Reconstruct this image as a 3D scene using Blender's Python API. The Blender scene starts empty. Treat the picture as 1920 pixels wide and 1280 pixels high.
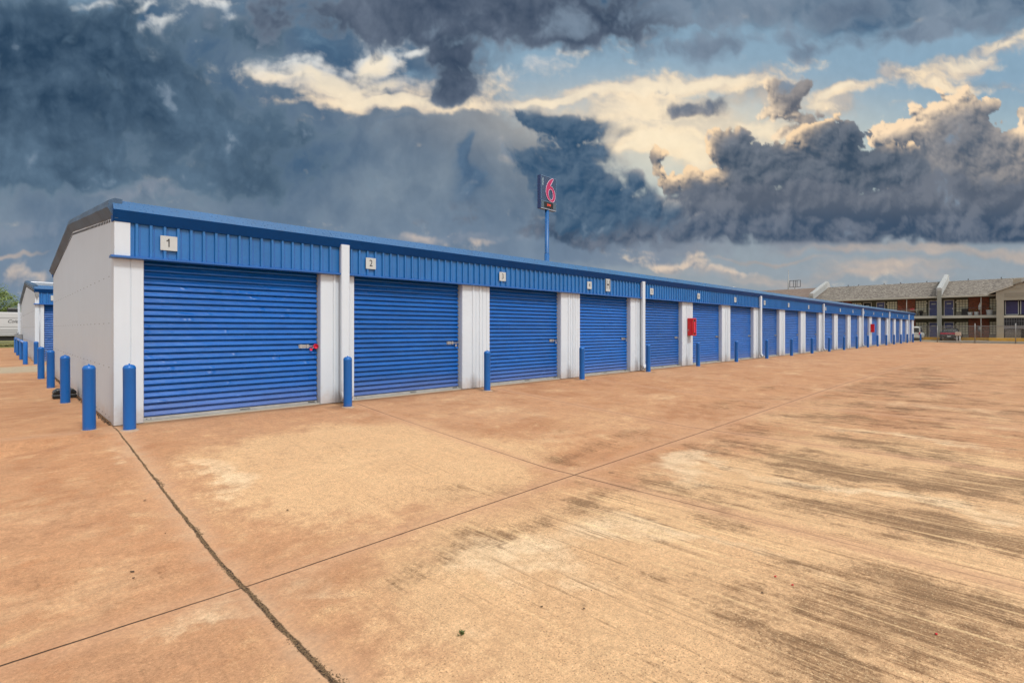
import bpy, bmesh, math, random
from mathutils import Vector, Matrix, noise as mnoise
random.seed(7)
S = bpy.context.scene
COL = S.collection
PI = math.pi

# ------------------------------------------------------------------ camera
TH = math.radians(45.1)
FW = (math.cos(TH), math.sin(TH)); RT = (math.sin(TH), -math.cos(TH))
cam_d = bpy.data.cameras.new('camera'); cam = bpy.data.objects.new('camera', cam_d); COL.objects.link(cam)
cam.location = (0, 0, 1.6)
cam.rotation_euler = (PI / 2, 0, TH - PI / 2)
cam_d.sensor_width = 36; cam_d.lens = 36 * 970 / 1920
cam_d.shift_y = -23 / 1920
cam_d.clip_start = 0.05; cam_d.clip_end = 9000
S.camera = cam

S.view_settings.view_transform = 'Standard'; S.view_settings.look = 'None'
S.view_settings.exposure = 0; S.view_settings.gamma = 1
S.cycles.use_denoising = True
S.cycles.use_adaptive_sampling = True; S.cycles.adaptive_threshold = 0.02; S.cycles.adaptive_min_samples = 16
S.cycles.max_bounces = 4; S.cycles.diffuse_bounces = 2; S.cycles.glossy_bounces = 2
S.cycles.transparent_max_bounces = 12
S.cycles.caustics_reflective = False; S.cycles.caustics_refractive = False

def lin(c):
    return tuple(((v / 255) / 12.92 if v / 255 <= 0.04045 else ((v / 255 + 0.055) / 1.055) ** 2.4) for v in c)

# ------------------------------------------------------------------ node helper
class N:
    def __init__(s, nt): s.nt = nt
    def add(s, t, **kw):
        n = s.nt.nodes.new(t)
        for k, v in kw.items(): setattr(n, k, v)
        return n
    def put(s, sock, v):
        if v is None: return
        if isinstance(v, bpy.types.NodeSocket): s.nt.links.new(v, sock)
        else:
            if sock.type == 'RGBA' and isinstance(v, tuple) and len(v) == 3: v = v + (1,)
            sock.default_value = v
    def m(s, op, a, b=None, c=None, clamp=False):
        n = s.add('ShaderNodeMath', operation=op, use_clamp=clamp)
        s.put(n.inputs[0], a); s.put(n.inputs[1], b); s.put(n.inputs[2], c)
        return n.outputs[0]
    def add_(s, *a):
        r = a[0]
        for b in a[1:]: r = s.m('ADD', r, b)
        return r
    def mul(s, *a):
        r = a[0]
        for b in a[1:]: r = s.m('MULTIPLY', r, b)
        return r
    def ss(s, v, lo, hi, a=0.0, b=1.0):
        n = s.add('ShaderNodeMapRange', interpolation_type='SMOOTHSTEP')
        s.put(n.inputs[0], v); s.put(n.inputs[1], lo); s.put(n.inputs[2], hi); s.put(n.inputs[3], a); s.put(n.inputs[4], b)
        return n.outputs[0]
    def mix(s, f, a, b, mode='MIX'):
        n = s.add('ShaderNodeMix', data_type='RGBA', blend_type=mode)
        s.put(n.inputs[0], f); s.put(n.inputs[6], a); s.put(n.inputs[7], b)
        return n.outputs[2]
    def vec(s, x, y, z=0.0):
        n = s.add('ShaderNodeCombineXYZ'); s.put(n.inputs[0], x); s.put(n.inputs[1], y); s.put(n.inputs[2], z)
        return n.outputs[0]
    def sep(s, v):
        n = s.add('ShaderNodeSeparateXYZ'); s.put(n.inputs[0], v); return n.outputs
    def noise(s, v, scale, detail=4, rough=0.5, dist=0.0, lac=2.0):
        n = s.add('ShaderNodeTexNoise'); s.put(n.inputs['Vector'], v); n.inputs['Scale'].default_value = scale
        n.inputs['Detail'].default_value = detail; n.inputs['Roughness'].default_value = rough
        n.inputs['Distortion'].default_value = dist; n.inputs['Lacunarity'].default_value = lac
        return n.outputs[0]
    def voro(s, v, scale, feature='F1', out=0):
        n = s.add('ShaderNodeTexVoronoi', feature=feature); s.put(n.inputs['Vector'], v); n.inputs['Scale'].default_value = scale
        return n.outputs[out]
    def scalev(s, v, sc, off=(0, 0, 0)):
        n = s.add('ShaderNodeMapping'); s.put(n.inputs[0], v); n.inputs['Scale'].default_value = sc
        n.inputs['Location'].default_value = off
        return n.outputs[0]
    def bump(s, h, strength=0.3, dist=0.01):
        n = s.add('ShaderNodeBump'); n.inputs['Strength'].default_value = strength; n.inputs['Distance'].default_value = dist
        s.put(n.inputs['Height'], h); return n.outputs[0]

def newmat(name):
    m = bpy.data.materials.new(name); m.use_nodes = True
    n = N(m.node_tree); b = m.node_tree.nodes['Principled BSDF']
    return m, n, b

def mat(name, rgb, rough=0.5, metal=0.0, var=0.12, scale=3.0, bump=0.0, bscale=40.0, stretch=(1, 1, 1), emit=0.0, spec=0.5, dirt=0.0, dirtcol=(0.28, 0.17, 0.1), lo=0.0, hi=0.5, coord='Object'):
    """painted / plain surface: base colour with cloudy variation, fine speckle, optional ground dirt"""
    m, n, b = newmat(name)
    tc = n.add('ShaderNodeTexCoord'); geo = n.add('ShaderNodeNewGeometry')
    v = n.scalev(geo.outputs['Position'] if coord == 'World' else tc.outputs['Object'], stretch)
    a = n.noise(v, scale, 5, 0.6); f = n.noise(v, scale * 17, 3, 0.6)
    k = n.add_(n.mul(n.m('SUBTRACT', a, 0.5), 2 * var), n.mul(n.m('SUBTRACT', f, 0.5), var), 1.0)
    c = n.mix(1.0, rgb, n.vec(k, k, k), 'MULTIPLY')
    if dirt > 0:
        z = n.sep(geo.outputs['Position'])[2]
        g = n.noise(geo.outputs['Position'], 6, 5, 0.65)
        d = n.mul(n.ss(n.add_(z, n.mul(g, 0.35)), lo + 0.12, hi + 0.12, 1.0, 0.0), dirt)
        c = n.mix(d, c, dirtcol)
    n.put(b.inputs['Base Color'], c)
    b.inputs['Roughness'].default_value = rough
    n.put(b.inputs['Roughness'], n.add_(rough, n.mul(n.m('SUBTRACT', f, 0.5), 0.25)))
    b.inputs['Metallic'].default_value = metal
    b.inputs['Specular IOR Level'].default_value = spec
    if emit:
        b.inputs['Emission Color'].default_value = rgb + (1,); b.inputs['Emission Strength'].default_value = emit
    if bump:
        n.put(b.inputs['Normal'], n.bump(n.noise(v, bscale, 3, 0.6), bump, 0.01))
    return m

# ------------------------------------------------------------------ geometry helper
class MB:
    def __init__(s): s.v = []; s.f = []; s.mi = []; s.cur = 0; s.sm = []
    def face(s, idx, smooth=False): s.f.append(tuple(idx)); s.mi.append(s.cur); s.sm.append(smooth)
    def box(s, x0, y0, z0, x1, y1, z1):
        b = len(s.v)
        s.v += [(x0, y0, z0), (x1, y0, z0), (x1, y1, z0), (x0, y1, z0), (x0, y0, z1), (x1, y0, z1), (x1, y1, z1), (x0, y1, z1)]
        for q in ((0, 3, 2, 1), (4, 5, 6, 7), (0, 1, 5, 4), (1, 2, 6, 5), (2, 3, 7, 6), (3, 0, 4, 7)): s.face([b + i for i in q])
        return s
    def quad(s, a, b, c, d, smooth=False):
        k = len(s.v); s.v += [a, b, c, d]; s.face((k, k + 1, k + 2, k + 3), smooth); return s
    def poly(s, pts): k = len(s.v); s.v += list(pts); s.face(range(k, k + len(pts))); return s
    def prism(s, pts, ax, a0, a1, smooth=False):
        """closed 2-D outline swept along an axis; pts are the other two coordinates"""
        def P(p, a): return {'x': (a, p[0], p[1]), 'y': (p[0], a, p[1]), 'z': (p[0], p[1], a)}[ax]
        k = len(s.v); n = len(pts)
        s.v += [P(p, a0) for p in pts] + [P(p, a1) for p in pts]
        for i in range(n):
            j = (i + 1) % n; s.face((k + i, k + j, k + n + j, k + n + i), smooth)
        s.face(list(range(k, k + n))[::-1]); s.face(range(k + n, k + 2 * n)); return s
    def sheet(s, pts, ax, a0, a1, smooth=True, seg=1):
        """open profile swept along an axis"""
        def P(p, a): return {'x': (a, p[0], p[1]), 'y': (p[0], a, p[1]), 'z': (p[0], p[1], a)}[ax]
        k = len(s.v); n = len(pts)
        for q in range(seg + 1): s.v += [P(p, a0 + (a1 - a0) * q / seg) for p in pts]
        for q in range(seg):
            for i in range(n - 1): s.face((k + q * n + i, k + q * n + i + 1, k + (q + 1) * n + i + 1, k + (q + 1) * n + i), smooth)
        return s
    def tube(s, pts, r, n=8, cap=True):
        pts = [Vector(p) for p in pts]; rs = r if isinstance(r, (list, tuple)) else [r] * len(pts)
        k = len(s.v)
        for i, p in enumerate(pts):
            d = (pts[min(i + 1, len(pts) - 1)] - pts[max(i - 1, 0)]).normalized()
            u = d.cross(Vector((0, 0, 1)) if abs(d.z) < 0.9 else Vector((1, 0, 0))).normalized(); w = d.cross(u)
            for j in range(n):
                a = 2 * PI * j / n; q = p + (u * math.cos(a) + w * math.sin(a)) * rs[i]; s.v.append(tuple(q))
        for i in range(len(pts) - 1):
            for j in range(n):
                s.face((k + i * n + j, k + i * n + (j + 1) % n, k + (i + 1) * n + (j + 1) % n, k + (i + 1) * n + j), True)
        if cap:
            s.face(range(k, k + n)); s.face(list(range(k + (len(pts) - 1) * n, k + len(pts) * n))[::-1])
        return s
    def lathe(s, prof, c=(0, 0, 0), n=24):
        k = len(s.v)
        for (r, z) in prof:
            for j in range(n):
                a = 2 * PI * j / n; s.v.append((c[0] + r * math.cos(a), c[1] + r * math.sin(a), c[2] + z))
        for i in range(len(prof) - 1):
            for j in range(n):
                s.face((k + i * n + j, k + i * n + (j + 1) % n, k + (i + 1) * n + (j + 1) % n, k + (i + 1) * n + j), True)
        s.face(range(k + (len(prof) - 1) * n, k + len(prof) * n)); return s
    def build(s, name, mats, parent=None, loc=None, bevel=0.0, auto=True):
        me = bpy.data.meshes.new(name); me.from_pydata(s.v, [], s.f)
        mats = mats if isinstance(mats, (list, tuple)) else [mats]
        for m in mats: me.materials.append(m)
        for p, mi, sm in zip(me.polygons, s.mi, s.sm): p.material_index = mi; p.use_smooth = sm
        bm = bmesh.new(); bm.from_mesh(me); bmesh.ops.recalc_face_normals(bm, faces=bm.faces); bm.to_mesh(me); bm.free()
        o = bpy.data.objects.new(name, me); COL.objects.link(o)
        if parent: o.parent = parent
        if loc: o.location = loc
        if bevel:
            b = o.modifiers.new('bevel', 'BEVEL'); b.width = bevel; b.segments = 2; b.limit_method = 'ANGLE'
        return o

def tag(o, label, cat, group=None, kind=None):
    if label: o['label'] = label
    if cat: o['category'] = cat
    if group: o['group'] = group
    if kind: o['kind'] = kind
    return o
def empty(name, loc=(0, 0, 0), rz=0.0):
    o = bpy.data.objects.new(name, None); COL.objects.link(o); o.location = loc; o.rotation_euler = (0, 0, rz)
    o.empty_display_size = 0.2; return o
def copy_tree(o, parent=None):
    c = o.copy(); COL.objects.link(c); c.parent = parent
    for ch in [x for x in bpy.data.objects if x.parent == o]: copy_tree(ch, c)
    return c
def text(name, body, size, material, parent, loc, rot, ext=0.0, align='CENTER', xs=1.0, shear=0.0, sp=1.0):
    cu = bpy.data.curves.new(name, 'FONT'); cu.body = body; cu.size = size; cu.align_x = align; cu.align_y = 'CENTER'
    cu.extrude = ext; cu.shear = shear; cu.space_character = sp
    t = bpy.data.objects.new(name + '_tmp', cu); COL.objects.link(t)
    dg = bpy.context.evaluated_depsgraph_get()
    me = bpy.data.meshes.new_from_object(t.evaluated_get(dg)); bpy.data.objects.remove(t)
    me.name = name; me.materials.clear(); me.materials.append(material)
    o = bpy.data.objects.new(name, me); COL.objects.link(o); o.parent = parent; o.location = loc; o.rotation_euler = rot
    o.scale = (xs, 1, 1); return o

def sstep(t): t = max(0, min(1, t)); return t * t * (3 - 2 * t)
def interp(x, tab):
    if x <= tab[0][0]: return tab[0][1]
    for (a, b), (c, d) in zip(tab, tab[1:]):
        if x <= c: return b + (d - b) * (x - a) / (c - a)
    return tab[-1][1]
def gz(x, y):
    """height of the paved ground: falls from the doors to a shallow valley, evens out far away"""
    A = interp(x, [(0, .39), (1.4, .40), (5.4, .345), (9, .31), (19, .18), (40, .15), (86, .17), (87.6, .16), (87.8, -.02), (91, -.05), (94, -.10), (200, -.10)])
    s = max(0, min(1, (10.1 - y) / 5.3)); s = s * (1.12 - 0.12 * s) if s < 1 else 1
    if x > 84: k = min(1, (x - 84) / 3); s = s + (1 - s) * k
    a = A * s
    b = 0.1 * max(0, min(3, 1.3 - x)) * (1 - sstep((y - 11) / 9)) * (1 if y > 4 else 1)
    b = min(b, 0.3)
    if a > 0: v = (a ** 4 + b ** 4) ** 0.25
    else: v = a
    return -v

# ------------------------------------------------------------------ materials
M = {}
BLUE = (0.001, 0.100, 0.41)
def painted_door():
    m, n, b = newmat('blue_door_paint')
    geo = n.add('ShaderNodeNewGeometry'); P = geo.outputs['Position']
    x, y, z = n.sep(P)
    a = n.noise(n.scalev(P, (0.5, 1, 5)), 1.6, 5, 0.6); f = n.noise(n.scalev(P, (2.0, 1, 14)), 7, 5, 0.7)
    sp = n.noise(P, 42, 2, 0.5)
    k = n.add_(n.mul(n.m('SUBTRACT', a, 0.5), 0.75), n.mul(n.m('SUBTRACT', f, 0.5), 0.4), 1.0)
    c = n.mix(1.0, BLUE, n.vec(k, k, k), 'MULTIPLY')
    chalk = n.ss(n.noise(n.scalev(P, (0.9, 1, 9)), 2.5, 6, 0.7), 0.45, 0.72)
    c = n.mix(n.mul(chalk, 0.24), c, (0.04, 0.23, 0.54))
    oi = n.add('ShaderNodeObjectInfo'); ov = n.add_(.88, n.mul(oi.outputs['Random'], .22)); c = n.mix(1.0, c, n.vec(ov, ov, ov), 'MULTIPLY')
    scuff = n.ss(n.noise(n.scalev(P, (2.5, 1, 30)), 3.0, 5, .8), .66, .78); c = n.mix(n.mul(scuff, .16), c, (.25, .36, .52))
    c = n.mix(n.mul(n.ss(sp, 0.80, 0.82), .25), c, (0.6, 0.65, 0.72))
    c = n.mix(n.mul(n.ss(n.add_(z, n.mul(f, 0.3)), 0.15, 0.75, 1, 0), 0.22), c, (0.30, 0.22, 0.17))
    n.put(b.inputs['Base Color'], c); n.put(b.inputs['Roughness'], n.add_(0.27, n.mul(f, 0.22)))
    b.inputs['Specular IOR Level'].default_value = 0.4; b.inputs['Coat Weight'].default_value = .10; b.inputs['Coat Roughness'].default_value = .25
    n.put(b.inputs['Normal'], n.bump(n.add_(n.noise(n.scalev(P, (1, 1, 3.0)), 3.2, 3, 0.5), n.mul(n.ss(n.noise(n.scalev(P, (1.6, 1, 2.2)), 2.1, 2, .5), .62, .74), .8)), 0.45, 0.03))
    return m
M['door'] = painted_door()
M['blue'] = mat('blue_trim_paint', (0.016, 0.105, 0.36), 0.32, var=0.22, scale=0.8, coord='World', bump=0.12, bscale=5)
M['bluetop'] = mat('lit_blue_trim', (0.012, 0.100, 0.26), 0.30, var=0.35, scale=1.3, coord='World', bump=0.12, bscale=5)  # upward eave face: light from the sky painted into the blue
M['bluelow'] = mat('shaded_blue_trim', (0.002, 0.070, 0.29), 0.55, spec=0.15, var=0.2, scale=0.8, coord='World', bump=0.1, bscale=5)  # downward eave face: shade painted into the same blue
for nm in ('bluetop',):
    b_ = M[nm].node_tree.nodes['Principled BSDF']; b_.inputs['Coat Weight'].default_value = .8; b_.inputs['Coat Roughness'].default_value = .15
M['header'] = mat('blue_header_paint', (0.016, 0.140, 0.40), 0.36, var=0.25, scale=1.0, coord='World', bump=0.15, bscale=4)
M['bollard'] = mat('blue_bollard_plastic', (0.003, 0.118, 0.43), 0.34, var=0.10, scale=2.0, dirt=0.30, lo=0.0, hi=0.12, coord='World')
def white_panel(rgb, name):
    m, n, b = newmat(name)
    geo = n.add('ShaderNodeNewGeometry'); P = geo.outputs['Position']; x, y, z = n.sep(P)
    a = n.noise(P, 0.9, 5, 0.6); st = n.noise(n.scalev(P, (9, 9, 0.5)), 1.0, 5, 0.65)
    k = n.add_(n.mul(n.m('SUBTRACT', a, 0.5), 0.12), n.mul(n.m('SUBTRACT', st, 0.5), 0.07), 1.0)
    c = n.mix(1.0, rgb, n.vec(k, k, k), 'MULTIPLY')
    g = n.noise(P, 7, 5, 0.65)
    c = n.mix(n.mul(n.ss(n.add_(z, n.mul(g, 0.5)), 0.20, 0.66, 1, 0), 0.48), c, (0.42, 0.27, 0.165))
    c = n.mix(n.mul(n.ss(st, 0.62, 0.8), 0.10), c, (0.42, 0.38, 0.33))
    n.put(b.inputs['Base Color'], c); b.inputs['Roughness'].default_value = 0.45
    n.put(b.inputs['Normal'], n.bump(n.noise(P, 2.2, 3, 0.5), 0.2, 0.03))
    return m
M['white'] = white_panel((0.57, 0.635, 0.70), 'white_steel_panel')
M['gable'] = white_panel((0.58, 0.67, 0.76), 'cool_white_wall_panel')  # same white panel, tinted bluer to offset warm light bounced off the ground
M['galv'] = mat('galvanised_steel', (0.42, 0.43, 0.45), 0.38, 0.75, var=0.35, scale=2.2, bump=0.25, bscale=6, coord='World')
M['raketrim'] = mat('weathered_grey_trim', (0.055, 0.105, 0.18), 0.5, 0.0, spec=.3, var=0.6, scale=1.1, bump=0.25, bscale=3, coord='World', stretch=(1, 1.2, 1.2))
M['roofmetal'] = mat('galvalume_roof', (0.50, 0.52, 0.56), 0.35, 0.55, var=0.2, scale=0.6, coord='World')
M['bar'] = mat('aluminium_bottom_bar', (0.48, 0.48, 0.47), 0.4, 0.55, var=0.3, scale=6, dirt=0.4, lo=-0.2, hi=0.1, coord='World')
M['black'] = mat('black_rubber', (0.012, 0.012, 0.012), 0.6, var=0.3)
M['bait'] = mat('black_plastic', (0.010, 0.012, 0.012), 0.32, var=0.3, scale=20)
M['screw'] = mat('dark_screw', (0.06, 0.06, 0.06), 0.5, 0.3)
M['red'] = mat('red_enamel', (0.55, 0.008, 0.012), 0.3, var=0.12, scale=4)
M['pink'] = mat('pink_red_plastic', (0.75, 0.015, 0.07), 0.35, var=0.1)
M['glassred'] = mat('dark_red_window', (0.10, 0.005, 0.01), 0.08, var=0.3, scale=6)
M['plate'] = mat('white_plate', (0.47, 0.50, 0.50), 0.5, var=0.08, scale=8, coord='World')
M['ink'] = mat('black_ink', (0.02, 0.02, 0.025), 0.6)
M['dark'] = mat('dark_interior', (0.012, 0.012, 0.014), 0.8)
M['signblue'] = mat('sign_blue_face', (0.010, 0.040, 0.105), 0.3, var=0.35, scale=0.5)
M['signside'] = mat('sign_navy_cabinet', (0.018, 0.045, 0.17), 0.4, var=0.25, scale=0.6)
M['poleblue'] = mat('sign_pole_blue', (0.015, 0.115, 0.34), 0.4, var=0.2, scale=0.4)
M['magenta'] = mat('sign_crimson', (0.42, 0.0, 0.085), 0.4, var=0.15, scale=1)
M['neon'] = mat('sign_white_outline', (0.70, 0.56, 0.74), 0.4)
M['signtext'] = mat('sign_pale_lettering', (0.45, 0.62, 0.70), 0.5)
M['led'] = mat('red_led', (0.95, 0.07, 0.02), 0.5, emit=0.7, var=0.3, scale=4)
M['tyre'] = mat('tyre_rubber', (0.015, 0.015, 0.015), 0.8)
M['chrome'] = mat('chrome', (0.6, 0.6, 0.62), 0.2, 0.9)
M['carblack'] = mat('charcoal_car_paint', (0.035, 0.036, 0.040), 0.22, 0.3, var=0.1)
M['carwhite'] = mat('silver_white_car_paint', (0.60, 0.63, 0.60), 0.28, 0.1, var=0.08)
M['glass'] = mat('tinted_glass', (0.02, 0.028, 0.03), 0.06, var=0.3, scale=2)
M['tail'] = mat('red_tail_lamp', (0.50, 0.02, 0.07), 0.2, var=0.1)
M['curb'] = mat('yellow_kerb_paint', (0.62, 0.33, 0.012), 0.6, var=0.3, scale=1.5)
M['conc'] = mat('grey_concrete', (0.42, 0.39, 0.33), 0.8, var=0.25, scale=1.5, bump=0.2, coord='World')
M['motelbeige'] = mat('motel_beige_stucco', (0.33, 0.31, 0.25), 0.85, var=0.12, scale=1.2, bump=0.2, bscale=30)
M['motelwall'] = mat('motel_olive_panel', (0.10, 0.10, 0.065), 0.8, var=0.25, scale=1.5)
M['slabwhite'] = mat('pale_balcony_edge', (0.50, 0.49, 0.42), 0.8, var=0.15, scale=1.2)
M['column'] = mat('grey_green_column', (0.27, 0.28, 0.25), 0.8, var=0.15, scale=1.2)
M['blueroomdoor'] = mat('slate_blue_door', (0.085, 0.105, 0.27), 0.5, var=0.25, scale=2)
M['frame'] = mat('door_frame_paint', (0.60, 0.58, 0.52), 0.6, var=0.15)
M['muntin'] = mat('dark_window_bars', (0.012, 0.012, 0.01), 0.6)
M['curtain'] = mat('cream_curtain_behind_glass', (0.72, 0.70, 0.50), 0.35, var=0.5, scale=3)
M['fin'] = mat('pale_lap_siding', (0.40, 0.41, 0.40), 0.6, var=0.12, scale=1.4)
M['lamp'] = mat('wall_lamp_glass', (0.75, 0.72, 0.6), 0.4)
M['railing'] = mat('grey_iron', (0.16, 0.17, 0.19), 0.5, 0.2)
M['rvwhite'] = mat('rv_white_aluminium', (0.50, 0.51, 0.52), 0.4, var=0.08, scale=0.8)
M['rvgrey'] = mat('rv_grey_stripe', (0.20, 0.205, 0.215), 0.4)
M['cabinet'] = mat('grey_cabinet', (0.22, 0.23, 0.24), 0.5, var=0.15)
M['bark'] = mat('bark', (0.10, 0.075, 0.05), 0.9, var=0.4, scale=8, bump=0.5)
M['fencemetal'] = mat('fence_galvanised', (0.26, 0.26, 0.25), 0.5, 0.4, var=0.2)
M['railblue'] = mat('pale_blue_rail', (0.18, 0.30, 0.62), 0.35, var=0.3, scale=3)
M['leafdry'] = mat('dry_leaf', (0.07, 0.04, 0.02), 0.8)
M['weed'] = mat('weed_green', (0.10, 0.12, 0.03), 0.7, var=0.4, scale=30)
M['wood'] = mat('beige_box', (0.48, 0.40, 0.32), 0.7, var=0.15)
M['terracotta'] = mat('terracotta', (0.35, 0.12, 0.05), 0.8, var=0.2)

def brick_mat():
    m, n, b = newmat('red_brick')
    tc = n.add('ShaderNodeTexCoord'); x, y, z = n.sep(tc.outputs['Object'])
    br = n.add('ShaderNodeTexBrick'); n.put(br.inputs['Vector'], n.vec(n.add_(x, y), z, 0))
    br.inputs['Scale'].default_value = 1; br.inputs['Brick Width'].default_value = 0.24; br.inputs['Row Height'].default_value = 0.085
    br.inputs['Mortar Size'].default_value = 0.012
    br.inputs['Color1'].default_value = (0.42, 0.085, 0.035, 1); br.inputs['Color2'].default_value = (0.14, 0.035, 0.022, 1)
    br.inputs['Mortar'].default_value = (0.22, 0.16, 0.11, 1)
    k = n.add_(0.45, n.mul(n.noise(tc.outputs['Object'], 1.3, 5, 0.7), 1.2))
    n.put(b.inputs['Base Color'], n.mix(1.0, br.outputs[0], n.vec(k, k, k), 'MULTIPLY')); b.inputs['Roughness'].default_value = 0.9
    return m
M['brick'] = brick_mat()
def shingle_mat():
    m, n, b = newmat('asphalt_shingles')
    tc = n.add('ShaderNodeTexCoord'); x, y, z = n.sep(tc.outputs['Object'])
    br = n.add('ShaderNodeTexBrick'); n.put(br.inputs['Vector'], n.vec(y, n.mul(x, 1.07), 0))
    br.inputs['Scale'].default_value = 1; br.inputs['Brick Width'].default_value = 0.24; br.inputs['Row Height'].default_value = 0.15
    br.inputs['Mortar Size'].default_value = 0.014; br.inputs['Bias'].default_value = -0.1
    br.inputs['Color1'].default_value = (0.085, 0.075, 0.06, 1); br.inputs['Color2'].default_value = (0.42, 0.38, 0.32, 1)
    br.inputs['Mortar'].default_value = (0.06, 0.055, 0.05, 1)
    k = n.add_(0.6, n.mul(n.noise(tc.outputs['Object'], 2.2, 8, 0.8), 0.75))
    c = n.mix(1.0, br.outputs[0], n.vec(k, k, k), 'MULTIPLY')
    c = n.mix(n.mul(n.noise(tc.outputs['Object'], 0.35, 3), 0.35), c, (0.21, 0.16, 0.125))
    c = n.mix(n.ss(y, 24.6, 26, 0, 0.6), c, (0.20, 0.13, 0.10))
    n.put(b.inputs['Base Color'], c); b.inputs['Roughness'].default_value = 0.9
    n.put(b.inputs['Normal'], n.bump(br.outputs[1], 0.4, 0.01))
    return m
M['shingle'] = shingle_mat()
def chain_mat():
    m, n, b = newmat('chain_link_wire')
    tc = n.add('ShaderNodeTexCoord'); x, y, z = n.sep(tc.outputs['Object'])
    w = 0.055
    def lines(s):
        f = n.m('FRACT', n.m('DIVIDE', s, w)); return n.m('LESS_THAN', n.m('ABSOLUTE', n.m('SUBTRACT', f, 0.5)), 0.045)
    a = n.m('MAXIMUM', lines(n.add_(y, z)), lines(n.m('SUBTRACT', y, z)))
    n.put(b.inputs['Alpha'], a); b.inputs['Base Color'].default_value = (0.35, 0.35, 0.34, 1); b.inputs['Metallic'].default_value = 0.3
    return m
M['chain'] = chain_mat()
def leaf_mat():
    m, n, b = newmat('tree_leaves')
    g = n.add('ShaderNodeNewGeometry'); v = g.outputs['Random Per Island']
    c = n.mix(v, (0.06, 0.11, 0.02), (0.24, 0.30, 0.09))
    n.put(b.inputs['Base Color'], c); b.inputs['Roughness'].default_value = 0.6
    return m
M['leaf'] = leaf_mat()

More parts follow.
